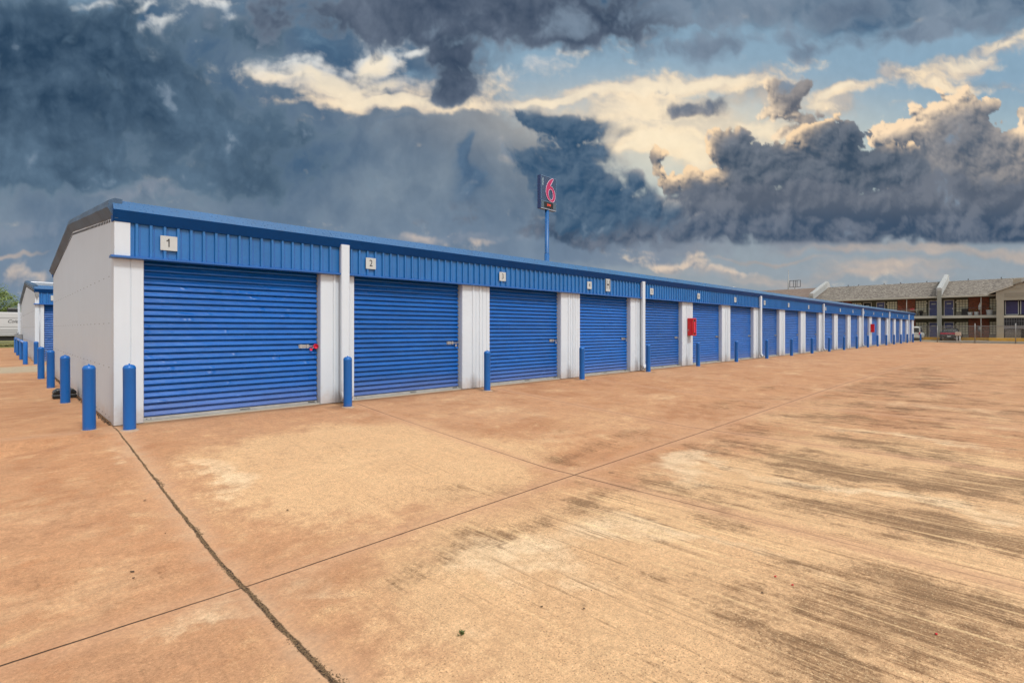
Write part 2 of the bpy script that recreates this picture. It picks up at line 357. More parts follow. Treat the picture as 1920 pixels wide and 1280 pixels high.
# ------------------------------------------------------------------ ground material
def ground_mat():
    m, n, b = newmat('stained_concrete')
    geo = n.add('ShaderNodeNewGeometry'); P = geo.outputs['Position']
    x, y, z = n.sep(P)
    big = n.noise(P, 0.16, 5, 0.6); mid = n.noise(n.scalev(P, (1, 1, 1), (3, 7, 0)), 0.7, 6, 0.62); fin = n.noise(P, 3.5, 6, 0.65)
    wx = n.add_(x, n.mul(n.m('SUBTRACT', mid, 0.5), 2.2), n.mul(n.m('SUBTRACT', fin, 0.5), 0.5))
    wy = n.add_(y, n.mul(n.m('SUBTRACT', n.noise(P, 0.8, 6, 0.62), 0.5), 1.8), n.mul(n.m('SUBTRACT', fin, 0.5), 0.4))
    def blob(cx, cy, rx, ry, amp):
        dx = n.m('DIVIDE', n.m('SUBTRACT', wx, cx), rx); dy = n.m('DIVIDE', n.m('SUBTRACT', wy, cy), ry)
        d = n.add_(n.mul(dx, dx), n.mul(dy, dy))
        return n.mul(n.m('POWER', 2.718, n.mul(d, -1.0)), amp)
    def blobs(L):
        r = None
        for t in L:
            q = blob(*t); r = q if r is None else n.add_(r, q)
        return r
    # broom finish: long thin streaks that run away from the doors
    br1 = n.noise(n.scalev(P, (34, 1.1, 1)), 1.0, 3, 0.6); br2 = n.noise(n.scalev(P, (11, 0.22, 1)), 1.0, 4, 0.6)
    broom = n.add_(n.mul(br1, 0.6), n.mul(br2, 0.4))
    # colours
    orange = (0.54, 0.290, 0.145); pink = (0.56, 0.325, 0.185); beige = (0.64, 0.40, 0.21); rust = (0.43, 0.205, 0.09)
    c = n.mix(n.ss(big, 0.35, 0.65), pink, orange)
    c = n.mix(n.mul(n.ss(n.add_(mid, n.mul(n.m('SUBTRACT', fin, 0.5), .8)), 0.44, 0.70), 0.75), c, rust)
    pale = n.ss(n.noise(n.scalev(P, (1.0, 1.6, 1), (11, 2, 0)), 0.5, 7, 0.7), 0.52, 0.72)
    c = n.mix(n.mul(pale, 0.60), c, (0.70, 0.49, 0.31))
    mot = n.noise(n.scalev(P, (2.0, 2.6, 1), (21, 5, 0)), 1.1, 7, 0.75); c = n.mix(n.mul(n.ss(mot, .50, .68), .5), c, (0.40, 0.21, 0.11)); c = n.mix(n.mul(n.ss(mot, .46, .30), .5), c, (0.72, 0.50, 0.30))
    # worn slabs with the aggregate showing
    worn = blobs([(3.6, 7.0, 2.2, 2.0, 1.5), (4.4, 5.6, 1.6, 0.8, 1.0), (3.4, 2.6, 2.2, 1.5, 1.2), (6.2, 1.6, 3.0, 1.8, 1.1), (8.5, 1.2, 3, 1.5, 1.0), (4.5, -0.6, 3, 2.0, 1.1), (9.0, 6.2, 2.4, 1.2, .6), (0.3, 2.9, 0.8, 1.0, .35), (13.5, 3.4, 4.5, 1.4, .6), (9, -3, 6, 2.6, .9)])
    worn = n.ss(n.add_(worn, n.mul(n.m('SUBTRACT', fin, 0.5), 1.0)), 0.35, 0.95)
    c = n.mix(n.mul(worn, 0.80), c, n.mix(mid, (0.60, 0.375, 0.21), (0.78, 0.55, 0.335)))
    # pale washed patches
    wash = blobs([(7.4, 3.6, 0.9, 0.35, 1), (6.3, 3.2, 0.9, 0.4, .8), (7.35, 1.4, 0.26, 1.9, 1.0), (3.1, 2.9, 0.5, 1.0, .7), (4.4, 2.9, 0.5, 0.7, .8), (11.3, 1.5, .4, 2.0, .9), (4.75, 1.8, .16, 1.6, .6), (1.9, 7.0, 0.35, 1.2, .9), (1.2, 8.8, 0.25, 0.8, .7), (15.5, 1.5, .8, 2.2, .7), (1.0, 4.1, 0.6, 0.2, .9), (1.9, 4.0, .3, .5, .6), (13.2, 0.2, 0.5, 0.5, .8), (3.6, 3.3, .8, .3, .5), (2.0, 2.6, .5, .6, .5)])
    wash = n.ss(n.add_(wash, n.mul(n.m('SUBTRACT', fin, 0.5), 1.1)), 0.35, 1.1)
    c = n.mix(n.mul(wash, 0.62), c, (0.78, 0.63, 0.47))
    # grey alley beside the second building
    alley = n.ss(n.add_(blob(0.2, 28.5, 4.5, 2.6, 1.2), n.mul(n.m('SUBTRACT', fin, 0.5), 0.5)), 0.35, 0.8)
    c = n.mix(n.mul(alley, 0.85), c, (0.47, 0.41, 0.33))
    # dark grime, combed by the broom lines
    st = blobs([(6.35, 1.7, .42, .9, 1.1), (6.6, 0.5, .45, .8, 1.1), (8.3, 2.3, .55, .9, 1.1), (8.5, 0.6, .55, .9, 1.15), (10.3, 2.0, .6, 1.2, .9), (9.0, .2, .5, .7, 1.0), (12.6, 2.2, .7, 1.4, .8), (14.6, 1.6, .8, 1.6, .8),
                (4.3, .8, .55, .9, 1.1), (5.0, .5, .45, .8, .9), (6.1, 2.9, .35, .5, .8), (3.5, 3.62, .9, .20, .95), (4.75, 3.8, .6, .22, .9), (2.55, 3.45, .5, .14, .9), (6.3, 5.0, .7, .28, .9), (8.0, 5.2, .9, .30, .95), (3.7, 1.6, .3, .6, .6),
                (7.3, 6.3, .6, .25, .6), (12.8, 5.3, 1.4, .32, .8), (16.5, 5.6, 1.6, .3, .7), (18.5, 3.4, 1.6, .7, .9), (17, 1.2, 1, 1.5, .8), (22, 2.4, 2.2, 1.0, .8), (28, 3.4, 3, .8, .7), (2.6, 1.6, .4, .6, .45),
                (0.45, 3.6, .5, .22, .7), (0.75, 4.9, .35, .2, .5), (3.3, .9, .4, .5, .7), (3.4, 5.2, .6, .25, .45), (0.2, 5.4, .3, .3, .5), (2.3, 8.2, .3, .5, .3)])
    gr = n.ss(n.noise(n.scalev(P, (1.5, 1.1, 1), (4, 1, 0)), 0.9, 9, 0.75), 0.42, 0.68)
    zone = n.mul(n.ss(n.add_(x, n.mul(mid, 1.6)), 3.0, 5.0), n.ss(n.add_(y, n.mul(mid, 3.0)), 8.6, 5.0)); zone = n.mul(zone, n.ss(x, 60, 20, .45, 1))
    zone = n.m('MAXIMUM', zone, 0.22)
    st = n.add_(n.mul(st, .75), n.mul(gr, zone, 1.05), n.mul(n.m('SUBTRACT', fin, 0.5), 1.7), n.mul(n.m('SUBTRACT', broom, 0.5), 0.8), n.mul(n.m('SUBTRACT', n.noise(P, 24, 4, .7), 0.5), 1.5))
    st = n.ss(st, 0.30, 1.30)
    combed = n.mul(st, n.ss(broom, 0.34, 0.62, 0.55, 1.0))
    c = n.mix(n.mul(combed, 0.76), c, n.mix(mid, (0.20, 0.105, 0.045), (0.135, 0.075, 0.036)))
    # broom lines everywhere on the worn part, faint elsewhere
    bl = n.ss(n.add_(broom, n.mul(n.m('SUBTRACT', fin, .5), .25)), 0.53, 0.66)
    near = n.ss(y, 3.0, 4.6, 1.0, 0.25)
    bw = n.mul(n.ss(x, 1.2, 4.2, 0.12, 1.0), near)
    c = n.mix(n.mul(bl, bw, 0.60), c, (0.22, 0.125, 0.06))
    hl = n.ss(broom, 0.46, 0.36)
    c = n.mix(n.mul(hl, bw, 0.45), c, (0.84, 0.64, 0.38))
    # grit and aggregate
    sp = n.noise(P, 85, 3, 0.65); sp2 = n.noise(P, 150, 2, 0.7); vor = n.voro(P, 80)
    c = n.mix(n.mul(n.ss(sp, 0.57, 0.68), n.mul(n.add_(0.30, n.mul(worn, 0.55)), n.ss(n.noise(P, 1.7, 4, .6), .34, .62, .35, 1.0))), c, (0.18, 0.095, 0.045))
    c = n.mix(n.mul(n.ss(sp, 0.42, 0.33), n.add_(0.14, n.mul(worn, 0.34))), c, (0.92, 0.74, 0.50))
    c = n.mix(n.mul(n.ss(vor, 0.16, 0.10), n.ss(n.noise(P, 9, 3), 0.42, 0.60), 0.75), c, (0.09, 0.06, 0.045))
    k = n.add_(0.62, n.mul(sp2, 0.62), n.mul(n.m('SUBTRACT', fin, .5), .35), n.mul(n.m('SUBTRACT', n.noise(P, 14, 4, .65), .5), .35), .07); c = n.mix(1.0, c, n.vec(k, k, k), 'MULTIPLY')
    # darker brown strip along the foot of the building
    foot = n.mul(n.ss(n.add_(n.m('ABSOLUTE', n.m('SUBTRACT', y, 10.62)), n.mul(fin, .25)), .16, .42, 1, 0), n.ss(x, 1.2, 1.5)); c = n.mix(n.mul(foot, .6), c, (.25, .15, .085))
    # soft contact shade painted in brown round the foot of the posts
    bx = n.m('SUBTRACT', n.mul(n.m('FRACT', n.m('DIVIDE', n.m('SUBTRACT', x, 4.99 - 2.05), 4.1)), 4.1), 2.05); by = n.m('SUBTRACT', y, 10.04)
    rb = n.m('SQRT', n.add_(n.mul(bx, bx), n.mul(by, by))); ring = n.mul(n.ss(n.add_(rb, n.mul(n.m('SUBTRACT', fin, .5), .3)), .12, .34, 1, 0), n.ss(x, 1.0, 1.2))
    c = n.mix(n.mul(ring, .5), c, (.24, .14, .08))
    # joints
    wob = n.mul(n.m('SUBTRACT', n.noise(P, 2.3, 5, 0.7), 0.5), 0.05)
    wob2 = n.mul(n.m('SUBTRACT', n.noise(P, 5.0, 3, 0.6), 0.5), 0.012)
    dA = n.m('ABSOLUTE', n.add_(n.m('SUBTRACT', y, 4.31), wob2))
    fr = n.m('SUBTRACT', n.mul(n.m('FRACT', n.m('DIVIDE', n.m('SUBTRACT', x, 5.47 - 2.045), 4.09)), 4.09), 2.045)
    right = n.ss(x, 3.3, 3.5); dB = n.add_(n.m('ABSOLUTE', n.add_(fr, wob2)), n.mul(n.m('SUBTRACT', 1.0, right), 9.0))
    dB = n.add_(dB, n.ss(y, 10.2, 10.4, 0, 9))
    dC = n.m('ABSOLUTE', n.add_(n.m('SUBTRACT', x, 1.355), wob)); dC = n.add_(dC, n.ss(y, 10.70, 10.75, 0, 9))
    dD = n.m('ABSOLUTE', n.add_(n.m('SUBTRACT', y, n.add_(10.35, n.mul(n.m('SUBTRACT', 1.3, x), 0.15))), wob2)); dD = n.add_(dD, n.ss(x, 0.9, 1.2, 0, 9))
    dj = n.m('MINIMUM', n.m('MINIMUM', dA, dB), n.m('MINIMUM', dC, dD))
    dirtband = n.mul(n.ss(n.add_(dj, n.mul(fin, 0.25)), 0.12, 0.42, 1, 0), 0.55)
    c = n.mix(dirtband, c, n.mix(mid, (0.56, 0.31, 0.175), (0.62, 0.39, 0.26)))
    edge = n.mul(n.ss(n.add_(dC, n.mul(fin, 0.5)), 0.16, 0.42, 1, 0), 0.30); c = n.mix(edge, c, (0.62, 0.50, 0.38))
    brk = n.ss(n.noise(P, 0.45, 3), 0.25, 0.5, 0.55, 1.0)
    thin = n.mul(n.m('MAXIMUM', n.ss(dA, 0.004, 0.013, 1, 0), n.mul(n.m('MAXIMUM', n.mul(n.ss(dB, 0.005, 0.015, 1, 0), n.ss(y, 1.8, 4.2, .35, 1)), n.mul(n.ss(dD, .003, .012, 1, 0), .5)), 0.85)), brk)
    wc = n.add_(n.ss(y, 10.5, 4.2, 0.004, 0.014), n.mul(n.m('SUBTRACT', n.noise(P, 9, 3), 0.5), 0.03))
    crack = n.ss(n.m('SUBTRACT', dC, wc), -0.004, 0.008, 1, 0)
    c = n.mix(n.mul(thin, 0.9), c, (0.045, 0.028, 0.015))
    cc = n.mix(n.ss(n.noise(P, 60, 3), 0.4, 0.65), (0.035, 0.022, 0.013), (0.22, 0.14, 0.08))
    c = n.mix(n.mul(crack, 0.94), c, cc)
    # beyond the lot, by the motel: plain greyer concrete
    far = n.ss(x, 86.6, 87.4); c = n.mix(far, c, n.mix(mid, (0.30, 0.25, 0.20), (0.40, 0.34, 0.27)))
    lip = n.mul(n.ss(n.m('ABSOLUTE', n.m('SUBTRACT', x, 85.6)), .2, .8, 1, 0), n.ss(x, 84, 85)); c = n.mix(n.mul(lip, .5), c, (0.70, 0.60, 0.48))
    drip = n.mul(n.ss(n.add_(n.voro(P, 1.1), n.mul(fin, .05)), .085, .05), n.ss(n.noise(P, .6, 2), .5, .6)); c = n.mix(n.mul(drip, .45), c, (.10, .07, .05))
    c = n.mix(1.0, c, (0.95, 0.91, 0.86), 'MULTIPLY')
    hsv = n.add('ShaderNodeHueSaturation'); hsv.inputs['Saturation'].default_value = 0.90
    grain = n.noise(P, 36, 5, .75); gk = n.add_(.60, n.mul(grain, .80)); c = n.mix(1.0, c, n.vec(gk, gk, gk), 'MULTIPLY')
    gm_ = n.add('ShaderNodeGamma'); gm_.inputs[1].default_value = 1.24; n.put(gm_.inputs[0], c); c = n.mix(1.0, gm_.outputs[0], (1.14, 1.17, 1.08), 'MULTIPLY')
    n.put(hsv.inputs['Color'], c)
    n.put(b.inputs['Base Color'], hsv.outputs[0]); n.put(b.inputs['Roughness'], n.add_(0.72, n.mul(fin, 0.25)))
    b.inputs['Specular IOR Level'].default_value = 0.3
    h = n.add_(n.mul(sp, 0.5, n.add_(0.4, worn)), n.mul(sp2, 0.3), n.mul(broom, bw, 1.6), n.mul(thin, -3.0), n.mul(crack, -5.0), n.mul(fin, 0.8))
    n.put(b.inputs['Normal'], n.bump(h, 0.42, 0.006))
    return m

# ground sheet, fine near the camera and reaching the horizon
xs = [-2500, -900, -300, -120, -60, -30, -18] + [-12 + 0.8 * i for i in range(15)] + [0.0, .7, 1.3, 1.4] + [2 + i * 0.8 for i in range(30)] + [26 + i * 4 for i in range(15)] + [84, 85, 86, 87, 87.6, 87.8, 88.4, 89, 90, 91, 92, 94, 100, 130, 200, 400, 900, 2500]
ys = [-2500, -900, -300, -120, -60, -30, -16, -8, -4, -2, 0, 2, 3, 3.6, 4.2] + [4.6 + 0.25 * i for i in range(24)] + [10.6, 10.7, 11.2, 12, 14, 16, 18, 20, 24, 30, 40, 60, 90, 140, 300, 900, 2500]
xs = sorted(set(xs)); ys = sorted(set(ys))
g = MB()
for Y in ys:
    for X in xs: g.v.append((X, Y, gz(X, Y)))
nx = len(xs)
for j in range(len(ys) - 1):
    for i in range(nx - 1): g.face((j * nx + i, j * nx + i + 1, (j + 1) * nx + i + 1, (j + 1) * nx + i), True)
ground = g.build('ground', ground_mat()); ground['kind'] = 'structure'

# ------------------------------------------------------------------ storage building
P0, PER, DW = 5.66, 4.09, 3.10
DOORX = [1.78] + [P0 + PER * k for k in range(19)]
YF, YD = 10.66, 10.84       # pier face, door face
ZH0, ZH1 = 2.81, 3.44       # header
XW, XE = 1.37, 83.6
DTOP = 2.76
RIDGE_Y, BACK_Y = 17.1, 23.5

def door_profile(h0, h1, n):
    """curtain of a roll-up door: rounded upper bulge, sharp groove underneath"""
    out = []; p = (h1 - h0) / n
    shp = [(0.0, 0.020), (0.055, 0.020), (0.075, -0.018), (0.10, -0.030), (0.20, -0.034), (0.34, -0.033), (0.46, -0.027), (0.58, -0.015), (0.68, -0.006), (0.80, -0.001), (0.90, 0.002), (0.97, 0.006)]
    for i in range(n):
        for t, d in shp: out.append((d, h0 + (i + t) * p))
    out.append((0.0, h1)); return out

def make_door(parent, x, w=DW, y=None, top=DTOP):
    y = YD if y is None else y
    base = 0.075
    mb = MB(); mb.sheet([(y + d, z) for d, z in door_profile(base, top + 0.05, 25)], 'x', 0, w - 0.03, seg=6)
    # narrow curtain edge that sits flatter in its guide
    o = mb.build('roll_up_door', M['door'], parent, (x + 0.015, 0, 0))
    b = MB(); b.box(0, y - 0.030, 0.018, w - 0.03, y + 0.01, 0.075).box(0, y - 0.045, 0.03, w - 0.03, y - 0.030, 0.042)
    bar = b.build('bottom_bar', [M['bar']], o)
    s = MB(); s.box(0, y - 0.028, 0.003, w - 0.03, y, 0.018); s.build('rubber_seal', M['black'], o)
    k = MB(); k.tube([(w * .50, y - .03, .045), (w * .50 + .03, y - .065, .055), (w * .50 + .15, y - .065, .055), (w * .50 + .18, y - .03, .045)], .007, 6)
    k.build('pull_handle', M['screw'], o)
    MB().box(w - .22, y - .036, .03, w - .08, y - .0305, .065).build('stop_plate', M['screw'], o)
    for a_ in (.04, .10): MB().box(a_, y - .037, .04, a_ + .015, y - .0305, .055).build('bolt', M['screw'], o)
    l = MB(); l.box(w - .42, y - .034, 1.20, w - .20, y - .024, 1.275).box(w - .38, y - .046, 1.228, w - .04, y - .034, 1.25).box(w - .40, y - .05, 1.20, w - .36, y - .034, 1.28)
    l.box(w - .26, y - .055, 1.20, w - .23, y - .034, 1.28)
    l.build('slide_latch', M['galv'], o)
    return o

def header_section(parent, x0, x1, ledge_x0=None):
    pts = []; x = x0; per = 0.2
    yb, yr = YF - 0.026, YF - 0.064
    pts = [(x0, yb)]
    i = 0
    while x0 + 0.06 + i * per + 0.085 < x1:
        a = x0 + 0.06 + i * per
        pts += [(a, yb), (a + 0.012, yr), (a + 0.048, yr), (a + 0.060, yb), (a + .070, yb), (a + .074, yb + .008), (a + .084, yb + .008), (a + .088, yb)]
        i += 1
    pts.append((x1, yb))
    mb = MB(); mb.sheet(pts, 'z', ZH0, ZH1 + 0.02, smooth=False)
    o = mb.build('header_panel', M['header'], parent)
    l0 = x0 if ledge_x0 is None else ledge_x0
    lb = MB(); lb.prism([(YF - .125, ZH0 - .032), (YF - .005, ZH0 - .042), (YF + .12, ZH0 - .035), (YF + .12, ZH0 + .0), (YF - .064, ZH0 + .012), (YF - .125, ZH0 - .006)], 'x', l0, x1)
    lb.build('header_ledge', M['blue'], parent)
    return o

def pier(parent, x0, x1, name='pier'):
    """white ribbed steel pilaster with returns into the door recess"""
    y = YF; w = x1 - x0
    pts = [(x0, YD + .1), (x0, y + 0.02), (x0 + .012, y), (x0 + .13, y)]
    ribs = 2 if w > 0.7 else 1
    for i in range(ribs):
        c = x0 + .13 + (w - .26) * (i + 1) / (ribs + 1)
        pts += [(c - .15 if ribs > 1 else c - .1, y)] if False else []
        pts += [(c - .035, y), (c - .02, y - .028), (c + .02, y - .028), (c + .035, y)]
        if ribs > 1: pts += [(c + .10, y), (c + .103, y - .012), (c + .127, y - .012), (c + .13, y)]
    pts += [(x1 - .13, y), (x1 - .128, y + .008), (x1 - .122, y + .008), (x1 - .12, y), (x1 - .012, y), (x1, y + .02), (x1, YD + .1)]
    mb = MB(); mb.sheet(pts, 'z', 0.012, ZH0 - .03, smooth=False)
    return mb.build(name, M['white'], parent)

def downspout(parent, x):
    mb = MB(); w = .19; y0 = YF - .15; y1 = YF - .064
    mb.prism([(x, y0), (x + .02, y0 - .012), (x + w - .02, y0 - .012), (x + w, y0), (x + w, y1), (x, y1)], 'z', .26, ZH1 - .01)
    # kicked-out shoe
    k = len(mb.v)
    A = [(x, y0), (x + w, y0), (x + w, y1), (x, y1)]
    top = [(a, b, .26) for a, b in A]; bot = [(x - .02, y0 - .10, .10), (x + w + .02, y0 - .10, .10), (x + w, y1 - .08, .05), (x, y1 - .08, .05)]
    for i in range(4): mb.quad(top[i], top[(i + 1) % 4], bot[(i + 1) % 4], bot[i])
    mb.quad((x - .03, y0 - .14, .16), (x + w * .5, y0 - .16, .10), (x + w * .5, y0 - .10, .06), (x - .02, y0 - .10, .10))
    mb.quad((x + w + .03, y0 - .14, .16), (x + w * .5, y0 - .16, .10), (x + w * .5, y0 - .10, .06), (x + w + .02, y0 - .10, .10))
    return mb.build('downspout', M['white'], parent)

def gable_shell(parent, xw, xe, yf, yr, yb, ze, zr, x_in):
    """ribbed gable end wall, back wall and inner screen wall"""
    def top(y): return ze + (zr - ze) * (y - yf) / (yr - yf) if y < yr else ze + (zr - ze) * (yb - y) / (yb - yr)
    mb = MB(); pts = []; y = yf + .27
    pts.append((yf, 0)); pts.append((yf + .25, 0))
    while y < yb - .3:
        pts += [(y, 0), (y + .012, -.0015), (y + .032, -.0015), (y + .044, 0)]; y += .2
    pts += [(yb, 0)]
    k = len(mb.v)
    for (yy, d) in pts: mb.v += [(xw + d, yy, 0.03), (xw + d, yy, top(yy))]
    for i in range(len(pts) - 1): mb.face((k + 2 * i, k + 2 * i + 2, k + 2 * i + 3, k + 2 * i + 1))
    mb.quad((xw, yb, 0.0), (xe, yb, 0.0), (xe, yb, ze), (xw, yb, ze))
    mb.poly([(xe, yf, 0), (xe, yb, 0), (xe, yb, ze), (xe, yr, zr), (xe, yf, ze)])
    o = mb.build('wall', M['gable'], parent)
    f = MB(); f.box(xw + .02, yf + .05, -.3, xe - .02, yb - .05, 0.025); f.build('foundation', M['conc'], parent)
    ms = MB()
    rows = [(.10, .4), (.95, .6), (1.70, .6), (2.50, .6)]
    for zz, st in rows:
        yy = yf + .5
        while yy < yb - .2:
            sl = 0
            ms.lathe([(.010, -.004), (.010, .002), (.005, .005)], (0, 0, 0), 6)
            nv = 18
            for q in range(len(ms.v) - nv, len(ms.v)):
                a, b_, c = ms.v[q]; ms.v[q] = (xw - .003 - c, yy + a, zz + sl + b_)
            yy += st
    yy = yf + .4
    while yy < yb - .2:
        ms.box(xw - .012, yy, top(yy) - .235, xw - .001, yy + .03, top(yy) - .190); yy += .2
    ms.build('wall_screws', M['screw'], parent)['kind'] = 'stuff'
    return top

def storage(name, xw, doors, xe, yf, yr, yb, ze, zr, label, front_y_shift=0.0):
    root = empty(name, (xw, yf, 0)); tag(root, label, 'storage building')
    R = empty('tmp')  # geometry is written in world space; parts get the inverse offset
    return root

def finish(root):
    """re-express world-space parts relative to the thing's base"""
    for o in [x for x in bpy.data.objects if x.parent == root]:
        o.location = Vector(o.location) - Vector(root.location)

def roof_parts(root, xw, xe, yf, yr, yb, ze, zr, nose, blue_from=None):
    # ze, zr: heights of the roof skin at eave and ridge
    rf = MB(); t = .03
    for (ya, za, yb_, zb) in ((yf - .06, ze - .005, yr, zr), (yr, zr, yb + .06, ze - .005)):
        x = xw + .02; pts = []
        while x < xe - .02:
            pts += [(x, 0), (x + .02, .03), (x + .05, .03), (x + .07, 0), (x + .30, 0), (x + .31, .006), (x + .33, .006), (x + .34, 0)]; x += .6
        k = len(rf.v)
        for (xx, d) in pts: rf.v += [(xx, ya, za + d), (xx, yb_, zb + d)]
        for i in range(len(pts) - 1): rf.face((k + 2 * i, k + 2 * i + 2, k + 2 * i + 3, k + 2 * i + 1))
    rf.build('roof', M['roofmetal'], root)
    rc = MB(); rc.prism([(yr - .25, zr - .002), (yr - .24, zr + .03), (yr, zr + .055), (yr + .24, zr + .03), (yr + .25, zr - .002), (yr, zr + .02)], 'x', xw, xe); rc.build('ridge_cap', M['roofmetal'], root)
    # sculptured eave trim on the front, plain on the back
    def trim(sg, y):
        return [(y + sg * .10, ze + .045), (y + sg * .03, ze + .05), (y - sg * nose * .30, ze + .035), (y - sg * nose, ze - .135), (y - sg * nose + sg * .004, ze - .143), (y - sg * .078, ze - .30), (y - sg * .07, ze - .31), (y + sg * .06, ze - .31)]
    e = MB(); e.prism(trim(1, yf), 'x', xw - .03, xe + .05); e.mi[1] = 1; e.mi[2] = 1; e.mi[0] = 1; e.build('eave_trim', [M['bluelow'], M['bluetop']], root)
    e = MB(); e.prism(trim(-1, yb), 'x', xw - .03, xe + .05); e.build('eave_trim', M['blue'], root)
    # rake trim of both gables: sloping fascia with a folded nose
    for xs_, sg in ((xw, 1), (xe, -1)):
        for (ya, za, y2, z2) in ((yf - nose * .55, ze + .02, yr, zr + .06), (yr, zr + .06, yb + nose * .5, ze + .02)):
            pr = [(.10, .03), (0.0, .04), (-.075, -.0), (-.10, -.12), (-.015, -.27), (.0, -.285), (.04, -.285)]
            mb = MB(); k = 0; segs = 10
            for q in range(segs + 1):
                f = q / segs; Y = ya + (y2 - ya) * f; Z = za + (z2 - za) * f
                jit = .006 * math.sin(q * 2.3)
                for (d, h) in pr: mb.v.append((xs_ + sg * (d + (jit if h < -.1 else 0)), Y, Z + h))
            n = len(pr)
            for q in range(segs):
                for i in range(n - 1): mb.face((q * n + i, q * n + i + 1, (q + 1) * n + i + 1, (q + 1) * n + i), False)
            mb.face(range(0, n)); mb.face(range(segs * n, segs * n + n))
            mb.build('rake_trim', M['raketrim'], root)

def soffit_serration(root): pass

# ---- building 1
b1 = empty('storage_building', (XW, YF, 0))
tag(b1, 'long white self storage building with twenty numbered blue roll-up doors and a blue ribbed header', 'storage building')
ZE, ZR = 3.68, 4.28
gable_shell(b1, XW, XE, YF, RIDGE_Y, BACK_Y, ZE - .07, ZR - .07, 0)
roof_parts(b1, XW, XE, YF, RIDGE_Y, BACK_Y, ZE, ZR, .20)
# dark backing behind the doors, and lintel soffit
bk = MB(); bk.box(XW + .05, YD + .12, 0.03, XE - .05, YD + .16, ZE - .15); bk.build('inner_wall', M['dark'], b1)
# corner trims
cm = MB(); cm.sheet([(XW, YF + .22), (XW - .006, YF + .22), (XW - .006, YF + .01), (XW, YF - .004), (XW + .215, YF - .004), (XW + .22, YF + .006), (XW + .228, YF + .006), (XW + .232, YF - .002), (1.78 - .012, YF - .002), (1.78, YF + .02), (1.78, YD + .1)], 'z', .012, ZH0 - .03, smooth=False)
cm.build('corner_pier', M['white'], b1)
ct = MB(); ct.sheet([(XW - .006, YF + .22), (XW - .006, YF - .05), (XW, YF - .064), (XW + .21, YF - .064), (XW + .21, YF)], 'z', ZH0 + .01, ZH1 + .04, smooth=False); ct.build('corner_trim', M['white'], b1)
cb = MB(); cb.sheet([(XW - .006, YF + .22), (XW - .006, YF + .01), (XW, YF - .004)], 'z', ZH0 - .03, ZH0 + .01, smooth=False); cb.build('corner_trim', M['white'], b1)

door_objs = []
proto = make_door(b1, DOORX[0])
door_objs.append(proto)
for x in DOORX[1:]:
    d = copy_tree(proto, b1); d.location.x = x + .015; door_objs.append(d)
# piers
ends = [(DOORX[i] + DW, DOORX[i + 1]) for i in range(19)] + [(DOORX[19] + DW, XE)]
ds_after = {0, 3, 6, 9, 12, 15, 18}
for i, (a, b_) in enumerate(ends):
    pier(b1, a, b_)
    if i in ds_after: downspout(b1, b_ - .385)
# headers between the downspouts
hx = [XW + .21] + [ends[i][1] - .385 for i in sorted(ds_after)] + [XE]
for i in range(len(hx) - 1):
    header_section(b1, hx[i] + (.19 if i else 0), hx[i + 1], XW - .05 if i == 0 else None)
    if i: # blue filler behind spout
        pass
fl = MB(); fl.box(XW + .2, YF - .025, ZH0 - .02, XE, YF + .16, ZH1 + .1); fl.build('header_backing', M['blue'], b1)
for i in range(20):
    x = DOORX[i] + (.22 if i == 0 else .24 + (0.06 if i > 1 else 0))
    zz = 3.09
    p = MB(); p.box(0, YF - .076, zz - .125, .25, YF - .066, zz + .125)
    for (u, w) in ((.02, -.105), (.02, .105), (.23, -.105), (.23, .105)): p.box(u - .006, YF - .079, zz + w - .006, u + .006, YF - .0755, zz + w + .006)
    po = p.build('number_plate', M['plate'], b1, (x, 0, 0))
    if i == 0: MB().prism([(.085, zz + .045), (.105, zz + .055), (.12, zz + .075), (.12, zz + .05), (.10, zz + .035)], 'y', YF - .083, YF - .0765).build('number_flag', M['ink'], po)
    text('number', str(i + 1), .21, M['ink'], po, (.125, YF - .081, zz), (PI / 2, 0, 0), xs=.8)
p = MB(); p.box(0, YF - .076, 2.94, .27, YF - .066, 3.38); hp = p.build('letter_plate', M['plate'], b1, (15.22, 0, 0))
text('letter', 'H', .46, M['ink'], hp, (.135, YF - .081, 3.16), (PI / 2, 0, 0), xs=.62)
finish(b1)
for o in list(bpy.data.objects):
    if o.name.startswith('tmp'): bpy.data.objects.remove(o)

# ---- building 2 across the alley, its front also towards +x..
B2F = 33.5
b2 = empty('storage_building', (1.3, B2F, 0))
tag(b2, 'second white storage building beyond the alley, standing behind the left gable with a blue header', 'storage building')
_YF, _YD = YF, YD
YF, YD = B2F, B2F + .18
X2 = 1.3; X2E = 42.0
gable_shell(b2, X2, X2E, YF, 43.3, 53.1, ZE - .10, 4.42, 0)
roof_parts(b2, X2, X2E, YF, 43.3, 53.1, ZE - .03, 4.47, .20)
bk = MB(); bk.box(X2 + .05, YD + .12, 0.03, X2E - .05, YD + .16, ZE - .2); bk.build('inner_wall', M['dark'], b2)
cm = MB(); cm.sheet([(X2 - .006, YF + .22), (X2 - .006, YF), (X2, YF - .004), (X2 + .15, YF - .004), (X2 + .155, YF + .006), (X2 + .165, YF - .002), (1.62, YF - .002), (1.62, YD + .1)], 'z', .012, ZH0 - .03, smooth=False); cm.build('corner_pier', M['white'], b2)
ct = MB(); ct.sheet([(X2 - .006, YF + .22), (X2 - .006, YF - .05), (X2, YF - .064), (X2 + .14, YF - .064), (X2 + .14, YF)], 'z', ZH0 + .01, ZH1 + .02, smooth=False); ct.build('corner_trim', M['white'], b2)
lb = MB(); lb.box(X2 - .01, YF - .14, 3.20, X2 + .13, YF - .066, 3.36).box(X2 + .02, YF - .17, 3.12, X2 + .10, YF - .066, 3.20); lb.build('wall_light', M['cabinet'], b2)
